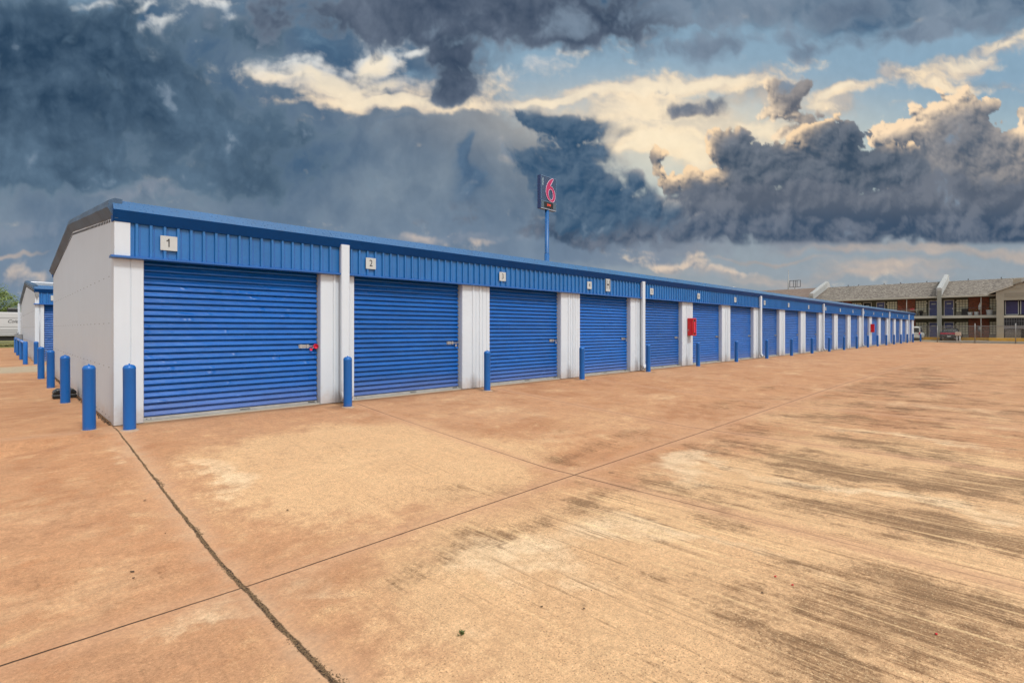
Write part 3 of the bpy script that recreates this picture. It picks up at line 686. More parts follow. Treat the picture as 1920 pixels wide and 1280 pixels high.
cd = MB(); cd.tube([(X2 + .17, YF - .03, .1), (X2 + .17, YF - .03, 2.7)], .012, 6); cd.build('conduit', M['galv'], b2)
pd2 = make_door(b2, 1.62)
D2 = [1.62 + PER * k for k in range(9)]
for x in D2[1:]:
    d = copy_tree(pd2, b2); d.location.x = x + .015
e2 = [(D2[i] + DW, D2[i + 1]) for i in range(8)] + [(D2[8] + DW, X2E)]
for a, b_ in e2: pier(b2, a, b_)
header_section(b2, X2 + .14, X2E, X2 - .05)
fl = MB(); fl.box(X2 + .2, YF - .025, ZH0 - .02, X2E, YF + .16, ZH1 + .05); fl.build('header_backing', M['blue'], b2)
p = MB(); p.box(1.86, YF - .076, 2.98, 2.11, YF - .066, 3.23); po = p.build('number_plate', M['plate'], b2)
ds = MB(); ds.box(1.12, 53.0, .3, 1.27, 53.15, 3.5); ds.build('downspout', M['white'], b2)
finish(b2)
YF, YD = _YF, _YD

# ------------------------------------------------------------------ bollards
def bollard_mesh(h=1.04, r=.086):
    mb = MB()
    mb.lathe([(r, -.25), (r, h - .075), (r + .0015, h - .072), (r + .0015, h - .06), (r * .97, h - .04), (r * .82, h - .018), (r * .55, h - .005), (r * .2, h), (.012, h), (.012, h + .012), (.004, h + .016)], n=28)
    return mb
bp = bollard_mesh().build('bollard', M['bollard'])
cq = MB(); cr = random.Random(4)
ring_ = [(.13 + .03 * cr.random(), 2 * PI * k / 20) for k in range(20)]
cq.v = [(r_ * math.cos(a), r_ * math.sin(a), -.012) for r_, a in ring_] + [(.75 * r_ * math.cos(a), .75 * r_ * math.sin(a), .012) for r_, a in ring_]
for k in range(20): cq.face((k, (k + 1) % 20, 20 + (k + 1) % 20, 20 + k), True)
cq.face(range(20, 40)); collar = cq.build('base_collar', mat('pale_mortar', (0.42, 0.30, 0.21), .9, var=.3, scale=9, bump=.6, coord='World'), bp)
ORD = ['one', 'two', 'three', 'four', 'five', 'six', 'seven', 'eight', 'nine', 'ten', 'eleven', 'twelve', 'thirteen', 'fourteen', 'fifteen', 'sixteen', 'seventeen', 'eighteen', 'nineteen', 'twenty']
GB = 'blue bollards along the storage building front'
bol = [(1.5, 10.12, 'blue bollard in front of the building corner, left of storage door 1')]
for k in range(2, 21):
    bol.append((4.99 + 4.1 * (k - 2) if k > 2 else 5.16, 10.0 + min(.12, .04 * (k - 2)), 'blue bollard beside the left edge of storage door %d' % k))
bol.append((84.6, 10.1, 'last blue bollard just past the far end of the storage building'))
first = True
for x, y, lab in bol:
    o = bp if first else copy_tree(bp)
    first = False
    o.location = (x, y, gz(x, y)); o.rotation_euler = (random.uniform(-.006, .006), random.uniform(-.006, .006), 0)
    tag(o, lab, 'bollard', GB)
for x, y, lab in ((1.05, 10.62, 'nearest blue bollard beside the white gable wall'), (1.06, 14.82, 'second blue bollard along the gable wall, beside the black bait box'),
                  (1.05, 18.88, 'third blue bollard along the white gable wall'), (1.02, 22.54, 'farthest blue bollard along the gable wall, at its back corner')):
    o = copy_tree(bp); o.location = (x, y, gz(x, y) - .01); tag(o, lab, 'bollard', 'blue bollards along the gable wall')
for x, y, lab in ((1.28, 31.9, 'blue bollard at the front corner of the second storage building'), (5.2, 32.7, 'blue bollard beside the second door of the building across the alley')):
    o = copy_tree(bp); o.location = (x, y, gz(x, y)); tag(o, lab, 'bollard', 'blue bollards by the second building')
gr = empty('guard_rail', (.93, 40, 0)); tag(gr, 'blue guard rail on four posts along the gable of the second storage building', 'guard rail')
for y in (32.3, 37.5, 43.8, 48.9):
    q = MB(); q.lathe([(.084, -.2), (.084, 1.0), (.07, 1.03), (.03, 1.045)], (0, y - 40, 0), 14); q.build('post', M['bollard'], gr)
q = MB(); q.tube([(0, 32.3 - 40, .97), (0, 48.9 - 40, .97)], .055, 10); q.build('rail', M['railblue'], gr)

# ------------------------------------------------------------------ small things at the doors
def padlock_disc():
    r = empty('padlock', (4.82, YD - .075, 1.235))
    tag(r, 'round pinkish red padlock on the slide latch of storage door 1', 'padlock')
    mb = MB(); mb.lathe([(.045, -.02), (.052, -.012), (.052, .012), (.045, .02)], n=18)
    mb.v = [(a, c, b_) for a, b_, c in mb.v]; mb.build('lock_body', M['pink'], r)
    t = MB(); t.lathe([(.03, -.006), (.032, .0), (.03, .006)], n=14); t.v = [(a - .10, c, b_ - .06) for a, b_, c in t.v]; t.build('tag_disc', M['pink'], r)
    s = MB(); s.tube([(-.03, 0, .0), (-.06, 0, -.03), (-.09, 0, -.05)], .006, 6); s.build('shackle', M['chrome'], r)
padlock_disc()
for i in range(1, 8):
    x = DOORX[i] + DW - .13
    r = empty('padlock', (x, YD - .07, 1.19)); tag(r, 'silver padlock hanging from the slide latch of storage door %d' % (i + 1), 'padlock', 'silver padlocks on the doors')
    mb = MB(); mb.box(-.024, -.012, -.05, .024, .012, 0); mb.build('lock_body', M['chrome'], r, bevel=.004)
    mb = MB(); mb.tube([(-.017, 0, 0), (-.017, 0, .03), (-.008, 0, .045), (.008, 0, .045), (.017, 0, .03), (.017, 0, 0)], .004, 6); mb.build('shackle', M['chrome'], r)

def ext_cabinet(x, label):
    r = empty('extinguisher_cabinet', (x, YF, 1.32)); tag(r, label, 'fire cabinet', 'red fire extinguisher cabinets')
    b_ = MB(); b_.box(-.17, -.26, 0, .17, -.022, .76); b_.build('cabinet', M['red'], r, bevel=.012)
    d = MB(); d.box(-.17, -.272, .0, .17, -.262, .04).box(-.17, -.272, .72, .17, -.262, .76).box(-.17, -.272, .04, -.11, -.262, .72).box(.11, -.272, .04, .17, -.262, .72); d.build('door_frame', M['red'], r)
    g_ = MB(); g_.box(-.11, -.266, .04, .11, -.262, .72); g_.build('window', M['glassred'], r)
    e = MB(); e.box(-.03, -.274, .12, .06, -.267, .6); e.build('door_label', M['pink'], r)
    e = MB(); e.box(-.175, -.10, .22, -.171, -.05, .26); e.build('side_label', M['plate'], r)
ext_cabinet(21.62, 'red fire extinguisher cabinet on the white pier left of storage door 6')
ext_cabinet(DOORX[14] - .55, 'smaller looking red fire extinguisher cabinet on the pier near storage door 15')

r = empty('bait_station', (1.12, 15.9, gz(1.1, 15.9))); tag(r, 'black plastic bait box on the ground against the white gable wall', 'bait box')
q = MB(); q.prism([(-.2, 0), (.2, 0), (.22, .06), (.2, .1), (-.2, .1), (-.22, .06)], 'y', -.16, .16); q.build('box_base', M['bait'], r, bevel=.02)
q = MB(); q.prism([(-.215, .1), (.215, .1), (.20, .17), (.13, .22), (-.13, .22), (-.20, .17)], 'y', -.17, .17); q.build('lid', M['bait'], r, bevel=.025)

# utility cabinet at the back of building 2
r = empty('utility_cabinet', (1.0, 49.9, 0)); tag(r, 'grey metal utility cabinet behind the guard rail', 'cabinet')
q = MB(); q.box(-.1, -.5, .5, .28, .5, 1.25); q.build('cabinet_body', M['cabinet'], r, bevel=.02)
q = MB(); q.tube([(.15, 0, 0), (.15, 0, .5)], .05, 8).tube([(0.05, .3, 1.25), (0.05, .3, 1.4)], .05, 8); q.build('conduit', M['galv'], r)

# ------------------------------------------------------------------ sign
sg = empty('pylon_sign', (56.05, 49.15, 0)); tag(sg, 'tall blue pylon sign with a crimson 6 rising behind the storage building roof', 'sign')
q = MB(); q.tube([(0, 0, -.2), (0, 0, 12.4)], .36, 20).tube([(0, 0, 12.4), (0, 0, 12.5), (0, 0, 19.2)], [.36, .31, .30], 20); q.build('pole', M['poleblue'], sg)
W2 = 1.68
q = MB(); q.box(-W2, -.33, 18.7, W2, .33, 23.45); q.build('cabinet', M['signside'], sg, bevel=.05)
q = MB(); q.box(-W2 + .08, -.355, 19.85, W2 - .08, -.335, 23.35); q.build('sign_face', M['signblue'], sg)
q = MB(); q.box(-W2 + .02, -.36, 19.85, -W2 + .09, -.335, 23.4).box(W2 - .06, -.36, 18.75, W2 - .0, -.335, 23.4).box(-W2 + .09, -.36, 23.34, W2 - .06, -.335, 23.4).box(-W2 + .09, -.36, 19.80, W2 - .06, -.335, 19.85); q.build('face_trim', mat('pale_blue_trim', (.10, .19, .30), .4), sg)
q = MB(); q.box(-W2 + .08, -.35, 18.85, W2 - .08, -.335, 19.78); q.build('lower_frame', mat('sign_grey_band', (.055, .09, .12), .4, var=.3, scale=1), sg)
q = MB(); q.box(-W2 + .02, -.37, 18.70, W2 - .02, -.335, 18.78); q.build('bottom_trim', M['galv'], sg)
q = MB(); q.box(-.95, -.372, 18.90, .95, -.352, 19.72); q.build('display', M['dark'], sg)
text('display_digits', '5999', .44, M['led'], sg, (.02, -.38, 19.32), (PI / 2, 0, 0), xs=.95)
text('lettering', 'motel', .48, M['signtext'], sg, (-1.28, -.362, 22.55), (PI / 2, -PI / 2, 0), xs=1.0)
# the numeral: outer outline minus counter, as a ribbon mesh
def cat(pts, closed, n=8):
    out = []; L = len(pts)
    for i in range(L if closed else L - 1):
        p0, p1, p2, p3 = (pts[(i - 1) % L], pts[i], pts[(i + 1) % L], pts[(i + 2) % L])
        if not closed:
            p0 = pts[max(i - 1, 0)]; p3 = pts[min(i + 2, L - 1)]
        for q in range(n):
            t = q / n
            out.append(tuple(.5 * ((2 * p1[k]) + (-p0[k] + p2[k]) * t + (2 * p0[k] - 5 * p1[k] + 4 * p2[k] - p3[k]) * t * t + (-p0[k] + 3 * p1[k] - 3 * p2[k] + p3[k]) * t ** 3) for k in (0, 1)))
    return out
outer = cat([(.55, 3.35), (.72, 3.28), (.66, 3.08), (.22, 2.42), (.12, 2.2), (.50, 2.10), (1.0, 1.55), (1.15, .9), (1.02, .3), (.68, -.02), (.2, -.02), (-.45, .25), (-.85, .9), (-.88, 1.6), (-.62, 2.35), (-.1, 2.98)], True)
inner = cat([(.15, 1.72), (.42, 1.58), (.62, 1.1), (.62, .62), (.40, .28), (.08, .30), (-.22, .62), (-.33, 1.1), (-.18, 1.58)], True)
def outline_mesh(name, outer, inner, y0, y1, m):
    cu = bpy.data.curves.new(name, 'CURVE'); cu.dimensions = '2D'; cu.fill_mode = 'BOTH'; cu.extrude = abs(y1 - y0) / 2
    for L in (outer, inner):
        sp = cu.splines.new('POLY'); sp.points.add(len(L) - 1); sp.use_cyclic_u = True
        for i, p in enumerate(L): sp.points[i].co = (p[0], p[1], 0, 1)
    t = bpy.data.objects.new('tmpc', cu); COL.objects.link(t); dg = bpy.context.evaluated_depsgraph_get()
    me = bpy.data.meshes.new_from_object(t.evaluated_get(dg)); bpy.data.objects.remove(t); me.name = name
    me.materials.clear(); me.materials.append(m)
    o = bpy.data.objects.new(name, me); COL.objects.link(o); o.parent = sg; o.rotation_euler = (PI / 2, 0, 0); o.location = (.22, (y0 + y1) / 2, 19.93); return o
outline_mesh('numeral', outer, inner, -.40, -.36, M['magenta'])
q = MB()
for L in (outer, inner): q.tube([(a + .22, -.41, b_ + 19.93) for a, b_ in L] + [(L[0][0] + .22, -.41, L[0][1] + 19.93)], .035, 6)
q.build('numeral_outline', M['neon'], sg)

# ------------------------------------------------------------------ mast and empty billboard frame, beyond the motel
ms = empty('mast', (110, 33.6, 0)); tag(ms, 'thin grey mast rising behind the motel roof', 'mast')
q = MB(); q.tube([(0, 0, 0), (0, 0, 8), (0, 0, 13.3)], [.22, .16, .04], 8); q.build('pole', M['fencemetal'], ms)
bf = empty('billboard_frame', (110, 32.4, 0)); tag(bf, 'empty grey sign frame on a post behind the motel roof', 'sign frame')
q = MB(); q.tube([(0, 0, 0), (0, 0, 9.8)], .12, 8); q.build('post', M['fencemetal'], bf)
q = MB()
for z in (9.8, 11.05): q.box(-.05, -.98, z - .05, .05, .98, z + .05)
for y in (-.95, -.35, -.05, .3, .95): q.box(-.05, y - .05, 9.8, .05, y + .05, 11.05)
q.build('frame', M['railing'], bf)

# ------------------------------------------------------------------ motel
mo = empty('motel_building', (97, 9, 0)); tag(mo, 'two storey brick motel with shingled roof, balcony walkway and slate blue room doors', 'motel')
FX, EX = 97.0, 94.4
F0, F1, EV = .32, 3.50, 6.22
YA, YB = -26.0, 62.0
def mbx(*a): return MB().box(*a)
q = MB(); q.box(FX, YA, 0, 109, YB, 6.6); q.build('wall', M['motelwall'], mo)
q = MB(); q.box(EX + .15, YA, -.3, FX, YB, F0); q.build('walkway', M['conc'], mo)
q = MB(); q.box(EX + .1, YA, F1 - .36, FX, YB, F1); q.build('balcony_slab', M['slabwhite'], mo)
q = MB(); q.prism([(EX - .1, EV), (103.2, 8.92), (112.0, EV), (112.0, EV - .15), (103.2, 8.74), (EX - .1, EV - .08)], 'y', YA, YB); q.build('roof', M['shingle'], mo)
q = MB(); q.box(EX - .16, YA, EV - .17, EX - .1, YB, EV + .01).box(EX - .1, YA, EV - .17, FX, YB, EV - .12); q.build('eave_fascia', M['slabwhite'], mo)
for y in (-6, 3, 6.6, 11.5, 14.8, 17, 20.5, 22): MB().box(103.0 + (y % 2) * .3, y, 8.8, 103.15 + (y % 2) * .3, y + .12, 9.15).build('roof_vent', M['railing'], mo)
def fin(y, w=.45):
    q = MB(); q.box(EX - .45, y - w / 2, -.2, EX + .45, y + w / 2, 7.0); q.build('column', M['column'], mo)
    q = MB()
    prof = [(EX - .45, 7.0), (EX - .45, 7.42), (102.3, 9.75), (103.1, 9.98), (103.9, 9.8), (104.6, 9.1), (105.0, 8.3), (103.2, 8.5)]
    q.prism(prof, 'y', y - w / 2, y + w / 2)
    for k in range(6):
        o_ = -.10 - .17 * k
        q.prism([(EX - .43, 7.42 + o_), (102.3, 9.75 + o_), (102.3, 9.64 + o_), (EX - .43, 7.31 + o_)], 'y', y - w / 2 - .09, y + w / 2 + .09)
    q.build('parapet', M['fin'], mo)
for y in (9.15, 25.3, 41.4): fin(y)
q = MB()
doors_m, wins = [], []
for ci, c in enumerate((-7.0, 1.1, 9.2, 17.3, 25.4, 33.5)):
    for lvl, z0 in ((0, F0), (1, F1)):
        for s in (-1, 1):
            y = c + s * .86
            fr = MB(); fr.box(FX - .09, y - .56, z0, FX - .004, y - .47, z0 + 2.2).box(FX - .09, y + .47, z0, FX - .004, y + .56, z0 + 2.2).box(FX - .09, y - .56, z0 + 2.2, FX - .004, y + .56, z0 + 2.3)
            dk = M['dark'] if (ci == 3 and lvl == 1 and s == 1) else M['blueroomdoor']
            d = MB().box(FX - .05, y - .47, z0 + .03, FX - .006, y + .47, z0 + 2.2).build('room_door', dk, mo)
            fr.build('frame', M['frame'], d)
            MB().box(FX - .065, y - .24, z0 + 1.68, FX - .052, y + .24, z0 + 1.86).build('door_plate', M['plate'], d)
            MB().box(FX - .10, y + s * .40 - .03, z0 + .95, FX - .052, y + s * .40 + .03, z0 + 1.15).build('handle', M['chrome'], d)
            MB().box(FX - .12, y + s * .78 - .06, z0 + 1.85, FX - .004, y + s * .78 + .06, z0 + 2.05).build('wall_lamp', M['lamp'], mo)
            yw = c + s * 2.3; hw = .64; wz0, wz1 = z0 + .55, z0 + 2.3
            w_ = MB().box(FX - .02, yw - hw, wz0, FX - .005, yw + hw, wz1).build('window', M['curtain'], mo)
            b_ = MB()
            for k in range(6): zz = wz0 + (wz1 - wz0) * k / 5; b_.box(FX - .055, yw - hw, zz - .02, FX - .022, yw + hw, zz + .02)
            for k in range(5): yy = yw - hw + 2 * hw * k / 4; b_.box(FX - .058, yy - .02, wz0, FX - .024, yy + .02, wz1)
            b_.build('muntins', M['muntin'], w_)
            MB().box(FX - .07, yw - hw - .04, wz0 - .55, FX - .004, yw + hw + .04, wz0 - .03).build('under_window_panel', M['motelbeige'], mo)
        if lvl == 0:
            for s in (-1, 1): pass
        MB().box(FX - .06, c + 2.98, z0, FX - .004, c + 5.12, z0 + 2.75).build('brick_panel', M['brick'], mo)
        if lvl == 0: MB().box(FX - .055, c - 2.9, z0, FX - .004, c - 1.62, z0 + .0 + .01).build('panel_sill', M['motelbeige'], mo)
        MB().tube([(EX + .25, c + 3.7, z0 if lvl == 0 else F1), (EX + .25, c + 3.7, z0 + 2.8 if lvl == 0 else EV - .15)], .05, 8).build('post', M['frame'], mo)
# balcony railing, thin dark
q = MB(); q.tube([(EX + .14, 3.3, F1 + 1.02), (EX + .14, 60, F1 + 1.02)], .02, 6).tube([(EX + .14, 3.3, F1 + .1), (EX + .14, 60, F1 + .1)], .015, 6); q.build('handrail', M['railing'], mo)
# portico at the right
PX = 92.6
def gab(y): return 6.35 + (3.85 - y) * .40 if y > -.2 else 6.35 + (3.85 + .2) * .40 + (y + .2) * .40
q = MB()
q.prism([(3.25, 5.35), (3.25, 6.45), (-.2, 7.85), (-3.65, 6.45), (-3.65, 5.35)], 'x', PX, PX + .5); q.build('portico_gable', M['motelbeige'], mo)
q = MB(); q.prism([(2.45, 5.75), (2.45, 6.28), (-2.85, 6.28), (-2.85, 5.75)], 'x', PX - .03, PX - .004); q.build('gable_panel', mat('beige_panel', (.27, .25, .20), .85), mo)
for y0, y1 in ((2.5, 3.2), (-3.6, -2.9)): MB().box(PX, y0, -.2, PX + .6, y1, 5.35).box(PX - .03, y0 - .03, 1.95, PX + .63, y1 + .03, 2.0).build('portico_column', M['motelbeige'], mo)
q = MB(); q.prism([(4.0, 6.22), (4.0, 6.34), (-.2, 8.06), (-.2, 7.92)], 'x', PX - .2, 101).prism([(-4.4, 6.22), (-4.4, 6.34), (-.2, 8.06), (-.2, 7.92)], 'x', PX - .2, 101); q.build('portico_roof', M['shingle'], mo)
q = MB(); q.prism([(4.0, 6.18), (4.0, 6.30), (1.62, 7.27), (1.62, 7.15)], 'x', PX - .24, PX - .2); q.build('barge_board', M['slabwhite'], mo)
q = MB(); q.box(PX - .05, .85, 6.8, PX + .5, 1.65, 8.05); q.build('chimney', M['motelbeige'], mo)
q = MB(); q.box(PX + .1, -2.9, F1 - .42, EX + .1, 2.5, F1 - .12); q.build('portico_slab', M['slabwhite'], mo)
q = MB()
for k in range(34):
    y = 2.42 - k * .155; q.box(PX + .1, y - .018, 2.02, PX + .14, y + .018, 3.12)
q.box(PX + .08, -2.9, 1.98, PX + .16, 2.5, 2.05).box(PX + .08, -2.9, 2.6, PX + .15, 2.5, 2.64); q.build('stair_railing', M['railing'], mo)
q = MB(); q.box(PX + .1, -2.9, 1.65, PX + .5, 2.5, 1.97); q.build('stair_landing', M['railing'], mo)
q = MB()
for k in range(7): q.box(PX + .15, .9, .45 + k * .16, PX + .25, 2.4, .53 + k * .16); q.box(PX + .15, -2.8, .45 + k * .16, PX + .25, .6, .53 + k * .16)
q.build('louvre_screen', M['fencemetal'], mo)
q = MB(); q.box(PX + 1.2, -2.9, 0, PX + 1.3, 2.5, 5.35); q.build('portico_recess', M['dark'], mo)
vb = mat('violet_blue_door', (.018, .018, .11), .4, var=.6, scale=3)
for ya, yb2 in ((1.2, 2.35), (-.6, .9)): MB().box(PX + 1.1, ya, 3.55, PX + 1.19, yb2, 5.25).build('portico_door', vb, mo)
q = MB()
for y in (2.38, 1.16, .95, -.65): q.box(PX + 1.05, y - .04, 3.5, PX + 1.12, y + .04, 5.25)
q.box(PX + 1.05, 1.2, 3.45, PX + 1.12, 2.35, 3.55); q.build('portico_door_frame', M['plate'], mo)
finish(mo)

# kerbs
kb = MB(); kb.box(93.55, 3.4, -.2, 94.35, 11.3, .47)
o = kb.build('kerb', M['curb']); tag(o, 'long orange yellow painted kerb in front of the motel ground floor', 'kerb')
kb = MB(); kb.box(91.6, -30, -.2, 93.3, 3.9, .46)
o = kb.build('kerb', M['curb'], bevel=.04); tag(o, 'wide bright yellow kerb below the beige portico', 'kerb')
kb = MB(); kb.box(87.4, -30, -.4, 87.7, 8.4, .10); o = kb.build('kerb', M['conc'], bevel=.02); tag(o, 'low bare concrete kerb just behind the chain link fence', 'kerb')

# balcony clutter
def clutter():
    r = empty('patio_table', (95.3, 12.6, F1)); tag(r, 'patio table with clutter on the upper balcony left of the first parapet', 'table')
    MB().box(-.35, -1.0, .82, .35, 1.0, .88).build('tabletop', M['slabwhite'], r)
    for a in (-.3, .3):
        for b_ in (-.9, .9): MB().tube([(a, b_, 0), (a, b_, .82)], .03, 6).build('leg', M['railing'], r)
    o = MB().box(-.12, -.2, 0, .12, .25, .28).build('cool_box', M['red'], None, (95.3, 12.3, F1 + .88), bevel=.03); tag(o, 'small red cool box on the balcony patio table', 'cool box')
    o = MB().lathe([(.2, 0), (.24, .3), (.24, .36), (.1, .4)], n=12).build('planter', M['plate'], None, (95.3, 12.6, F1)); tag(o, 'pale tub under the balcony patio table', 'tub')
    o = MB().lathe([(.16, 0), (.2, .5), (.25, .55), (.22, .75), (.05, .8)], n=12).build('kettle_grill', M['black'], None, (95.3, 11.3, F1)); tag(o, 'black kettle grill on the upper balcony beside the patio table', 'grill')
    # pots near y 3.7..7
    for i, (y, m_, rr, h, lab) in enumerate(((5.95, 'plate', .26, .42, 'pale flower tub on the balcony, left of the white lantern'), (5.3, 'plate', .26, .45, 'pale flower tub on the balcony, right below the brick panel'), (3.98, 'plate', .36, .68, 'large white bucket planter with red flowers on the balcony'))):
        r = empty('planter', (95.2, y, F1)); tag(r, lab, 'planter', 'planters on the motel balcony')
        MB().lathe([(rr * .8, 0), (rr, h), (rr, h + .03), (rr * .85, h + .01)], n=14).build('pot', M[m_], r)
        q = MB()
        for k in range(60):
            a = random.uniform(0, 6.28); d = random.uniform(0, rr); z = h + random.uniform(0, .4)
            c = Vector((d * math.cos(a), d * math.sin(a), z)); u = Vector((random.uniform(-1, 1), random.uniform(-1, 1), random.uniform(-1, 1))).normalized() * .06; w = u.orthogonal() * .8
            q.cur = k % 2; q.quad(tuple(c + u), tuple(c + w), tuple(c - u), tuple(c - w))
        q.build('flowers', [M['weed'], M['terracotta']], r)
    r = empty('lantern', (95.1, 4.95, F1 + .75)); tag(r, 'white lantern on a dark stand on the motel balcony', 'lantern')
    MB().tube([(0, 0, -.75), (0, 0, .0)], .03, 6).build('stand', M['railing'], r)
    MB().lathe([(.12, 0), (.15, .1), (.15, .55), (.06, .75), (.04, .95)], n=10).build('lantern_body', M['plate'], r)
    o = MB().box(-.4, -.35, 0, .1, .35, .45).box(-.4, -.35, .45, -.3, .35, .95).build('lounge_chair', M['black'], None, (95.6, 6.5, F1), bevel=.05); tag(o, 'dark padded chair on the balcony beside the pale window', 'chair')
    r = empty('pay_phone', (FX - .2, 5.05, F0 + 1.0)); tag(r, 'grey wall phone mounted on the red brick of the ground floor', 'phone')
    MB().box(-.05, -.2, 0, .13, .2, .75).build('housing', M['railing'], r, bevel=.03); MB().box(-.09, -.1, .25, -.052, .1, .6).build('handset', M['galv'], r)
clutter()

# ------------------------------------------------------------------ fence
fe = empty('chain_link_fence', (87, 0, 0)); tag(fe, 'chain link fence with a top rail at the far end of the lot', 'fence')
fy = [12.3 - 3.66 * i for i in range(12)]
for i, y in enumerate(fy):
    b0 = -.18; MB().tube([(0, y, b0), (0, y, 2.33 if i in (2, 3, 4, 5) else 2.05)], .045, 8).build('post', M['fencemetal'], fe)
MB().tube([(0, fy[0], 2.0), (0, fy[-1], 2.0)], .032, 8).build('top_rail', M['fencemetal'], fe)
MB().quad((0, fy[0], -.14), (0, fy[-1], -.14), (0, fy[-1], 1.98), (0, fy[0], 1.98)).build('mesh_panel', M['chain'], fe)

# little box on a post by the fence
r = empty('meter_box', (85.3, 6.45, -.17)); tag(r, 'beige box on two white legs in front of the chain link fence', 'box')
MB().box(-.15, -.28, .98, .15, .28, 1.42).build('box_body', M['wood'], r, bevel=.02)
for y in (-.16, .12): MB().tube([(0, y, 0), (0, y, 1.0)], .055, 8).build('leg', M['plate'], r)

# ------------------------------------------------------------------ cars (nose towards the motel, tails to the lot)
def ring(x, hw, z0, z1, crown, tuck, n=7):
    """half-profile of a body section, mirrored"""
    pts = [(0, z0), (hw * .86, z0), (hw * .97, z0 + .10), (hw, z0 + (z1 - z0) * .45), (hw * .985, z0 + (z1 - z0) * .72), (hw * (1 - tuck), z1 - .02), (hw * .6, z1 + crown * .7), (0, z1 + crown)]
    L = [(x, -a, b_) for a, b_ in pts[1:-1]][::-1]
    return [(x, a, b_) for a, b_ in pts] + L
def loft(rings, mb=None, smooth=True):
    mb = mb or MB(); k = len(mb.v); n = len(rings[0])
    for R_ in rings: mb.v += R_
    for i in range(len(rings) - 1):
        for j in range(n): mb.face((k + i * n + j, k + i * n + (j + 1) % n, k + (i + 1) * n + (j + 1) % n, k + (i + 1) * n + j), smooth)
    mb.face(range(k, k + n)); mb.face(range(k + (len(rings) - 1) * n, k + len(rings) * n)); return mb
def cab(x, hwb, hwt, zb, zt):
    return [(x, 0, zb), (x, hwb, zb), (x, (hwb + hwt) / 2 + .03, (zb + zt) / 2), (x, hwt, zt - .05), (x, hwt * .8, zt), (x, 0, zt + .01), (x, -hwt * .8, zt), (x, -hwt, zt - .05), (x, -(hwb + hwt) / 2 - .03, (zb + zt) / 2), (x, -hwb, zb)]
def wheels(root, xr, xf, hw, rad):
    for x in (xr, xf):
        for s in (-1, 1):
            t = MB(); t.lathe([(rad * .62, -.12), (rad * .93, -.12), (rad, -.08), (rad, .08), (rad * .93, .12), (rad * .62, .12)], n=22)
            t.v = [(x + a, s * (hw - .12) + c, rad + b_) for a, b_, c in t.v]; w_ = t.build('tyre', M['tyre'], None)
            e = empty('wheel'); e.parent = root; w_.parent = e
            t = MB(); t.lathe([(rad * .62, -.10), (rad * .60, .10), (rad * .2, .11), (.02, .12)], n=14)
            t.v = [(x + a, s * (hw - .12) + s * c, rad + b_) for a, b_, c in t.v]; t.build('rim', M['chrome'], e)
def coupe(loc):
    r = empty('parked_car', loc); r.scale = (1.12, 1.12, 1.17)
    tag(r, 'charcoal coupe with a full width red tail lamp band parked behind the fence', 'car', 'cars parked at the motel')
    hw = .95
    R_ = [ring(0, hw * .88, .36, .86, .03, .06), ring(.06, hw * .95, .30, .98, .03, .05), ring(.5, hw, .22, 1.02, .03, .06), ring(1.2, hw, .2, 1.0, .02, .08), ring(2.4, hw * .98, .2, .96, .02, .08), ring(3.6, hw, .2, .94, .04, .1), ring(4.6, hw * .95, .24, .84, .04, .1), ring(4.95, hw * .8, .35, .68, .02, .06)]
    loft(R_).build('body', M['carblack'], r)
    G = [cab(.42, .76, .60, .98, 1.04), cab(1.05, .80, .62, .98, 1.34), cab(1.5, .82, .63, .97, 1.42), cab(2.2, .82, .64, .96, 1.44), cab(2.7, .8, .62, .95, 1.38), cab(3.35, .78, .66, .93, .99)]
    loft(G).build('glasshouse', M['glass'], r)
    G = [cab(1.12, .70, .60, 1.36, 1.385), cab(1.5, .73, .63, 1.40, 1.435), cab(2.2, .73, .64, 1.42, 1.455), cab(2.68, .70, .62, 1.37, 1.395)]
    loft(G).build('roof', M['carblack'], r)
    MB().box(-.035, -.80, .74, .02, .80, .90).build('tail_lamp', M['tail'], r, bevel=.015)
    MB().box(-.04, -.84, .91, .1, .84, .945).build('spoiler', M['carblack'], r)
    MB().box(-.05, -.86, .36, .08, .86, .62).build('rear_bumper', M['carblack'], r, bevel=.04)
    MB().box(-.06, -.82, .625, .05, .82, .645).build('bumper_trim', M['chrome'], r)
    MB().box(-.07, -.17, .44, -.052, .17, .56).build('licence_plate', M['plate'], r)
    MB().box(-.05, -.04, .78, -.036, .04, .86).build('badge', M['chrome'], r)
    for a_ in (-.55, .55): MB().tube([(-.09, a_, .3), (.2, a_, .3)], .05, 8).build('exhaust', M['chrome'], r)
    wheels(r, 1.0, 3.9, hw, .36)
    return r
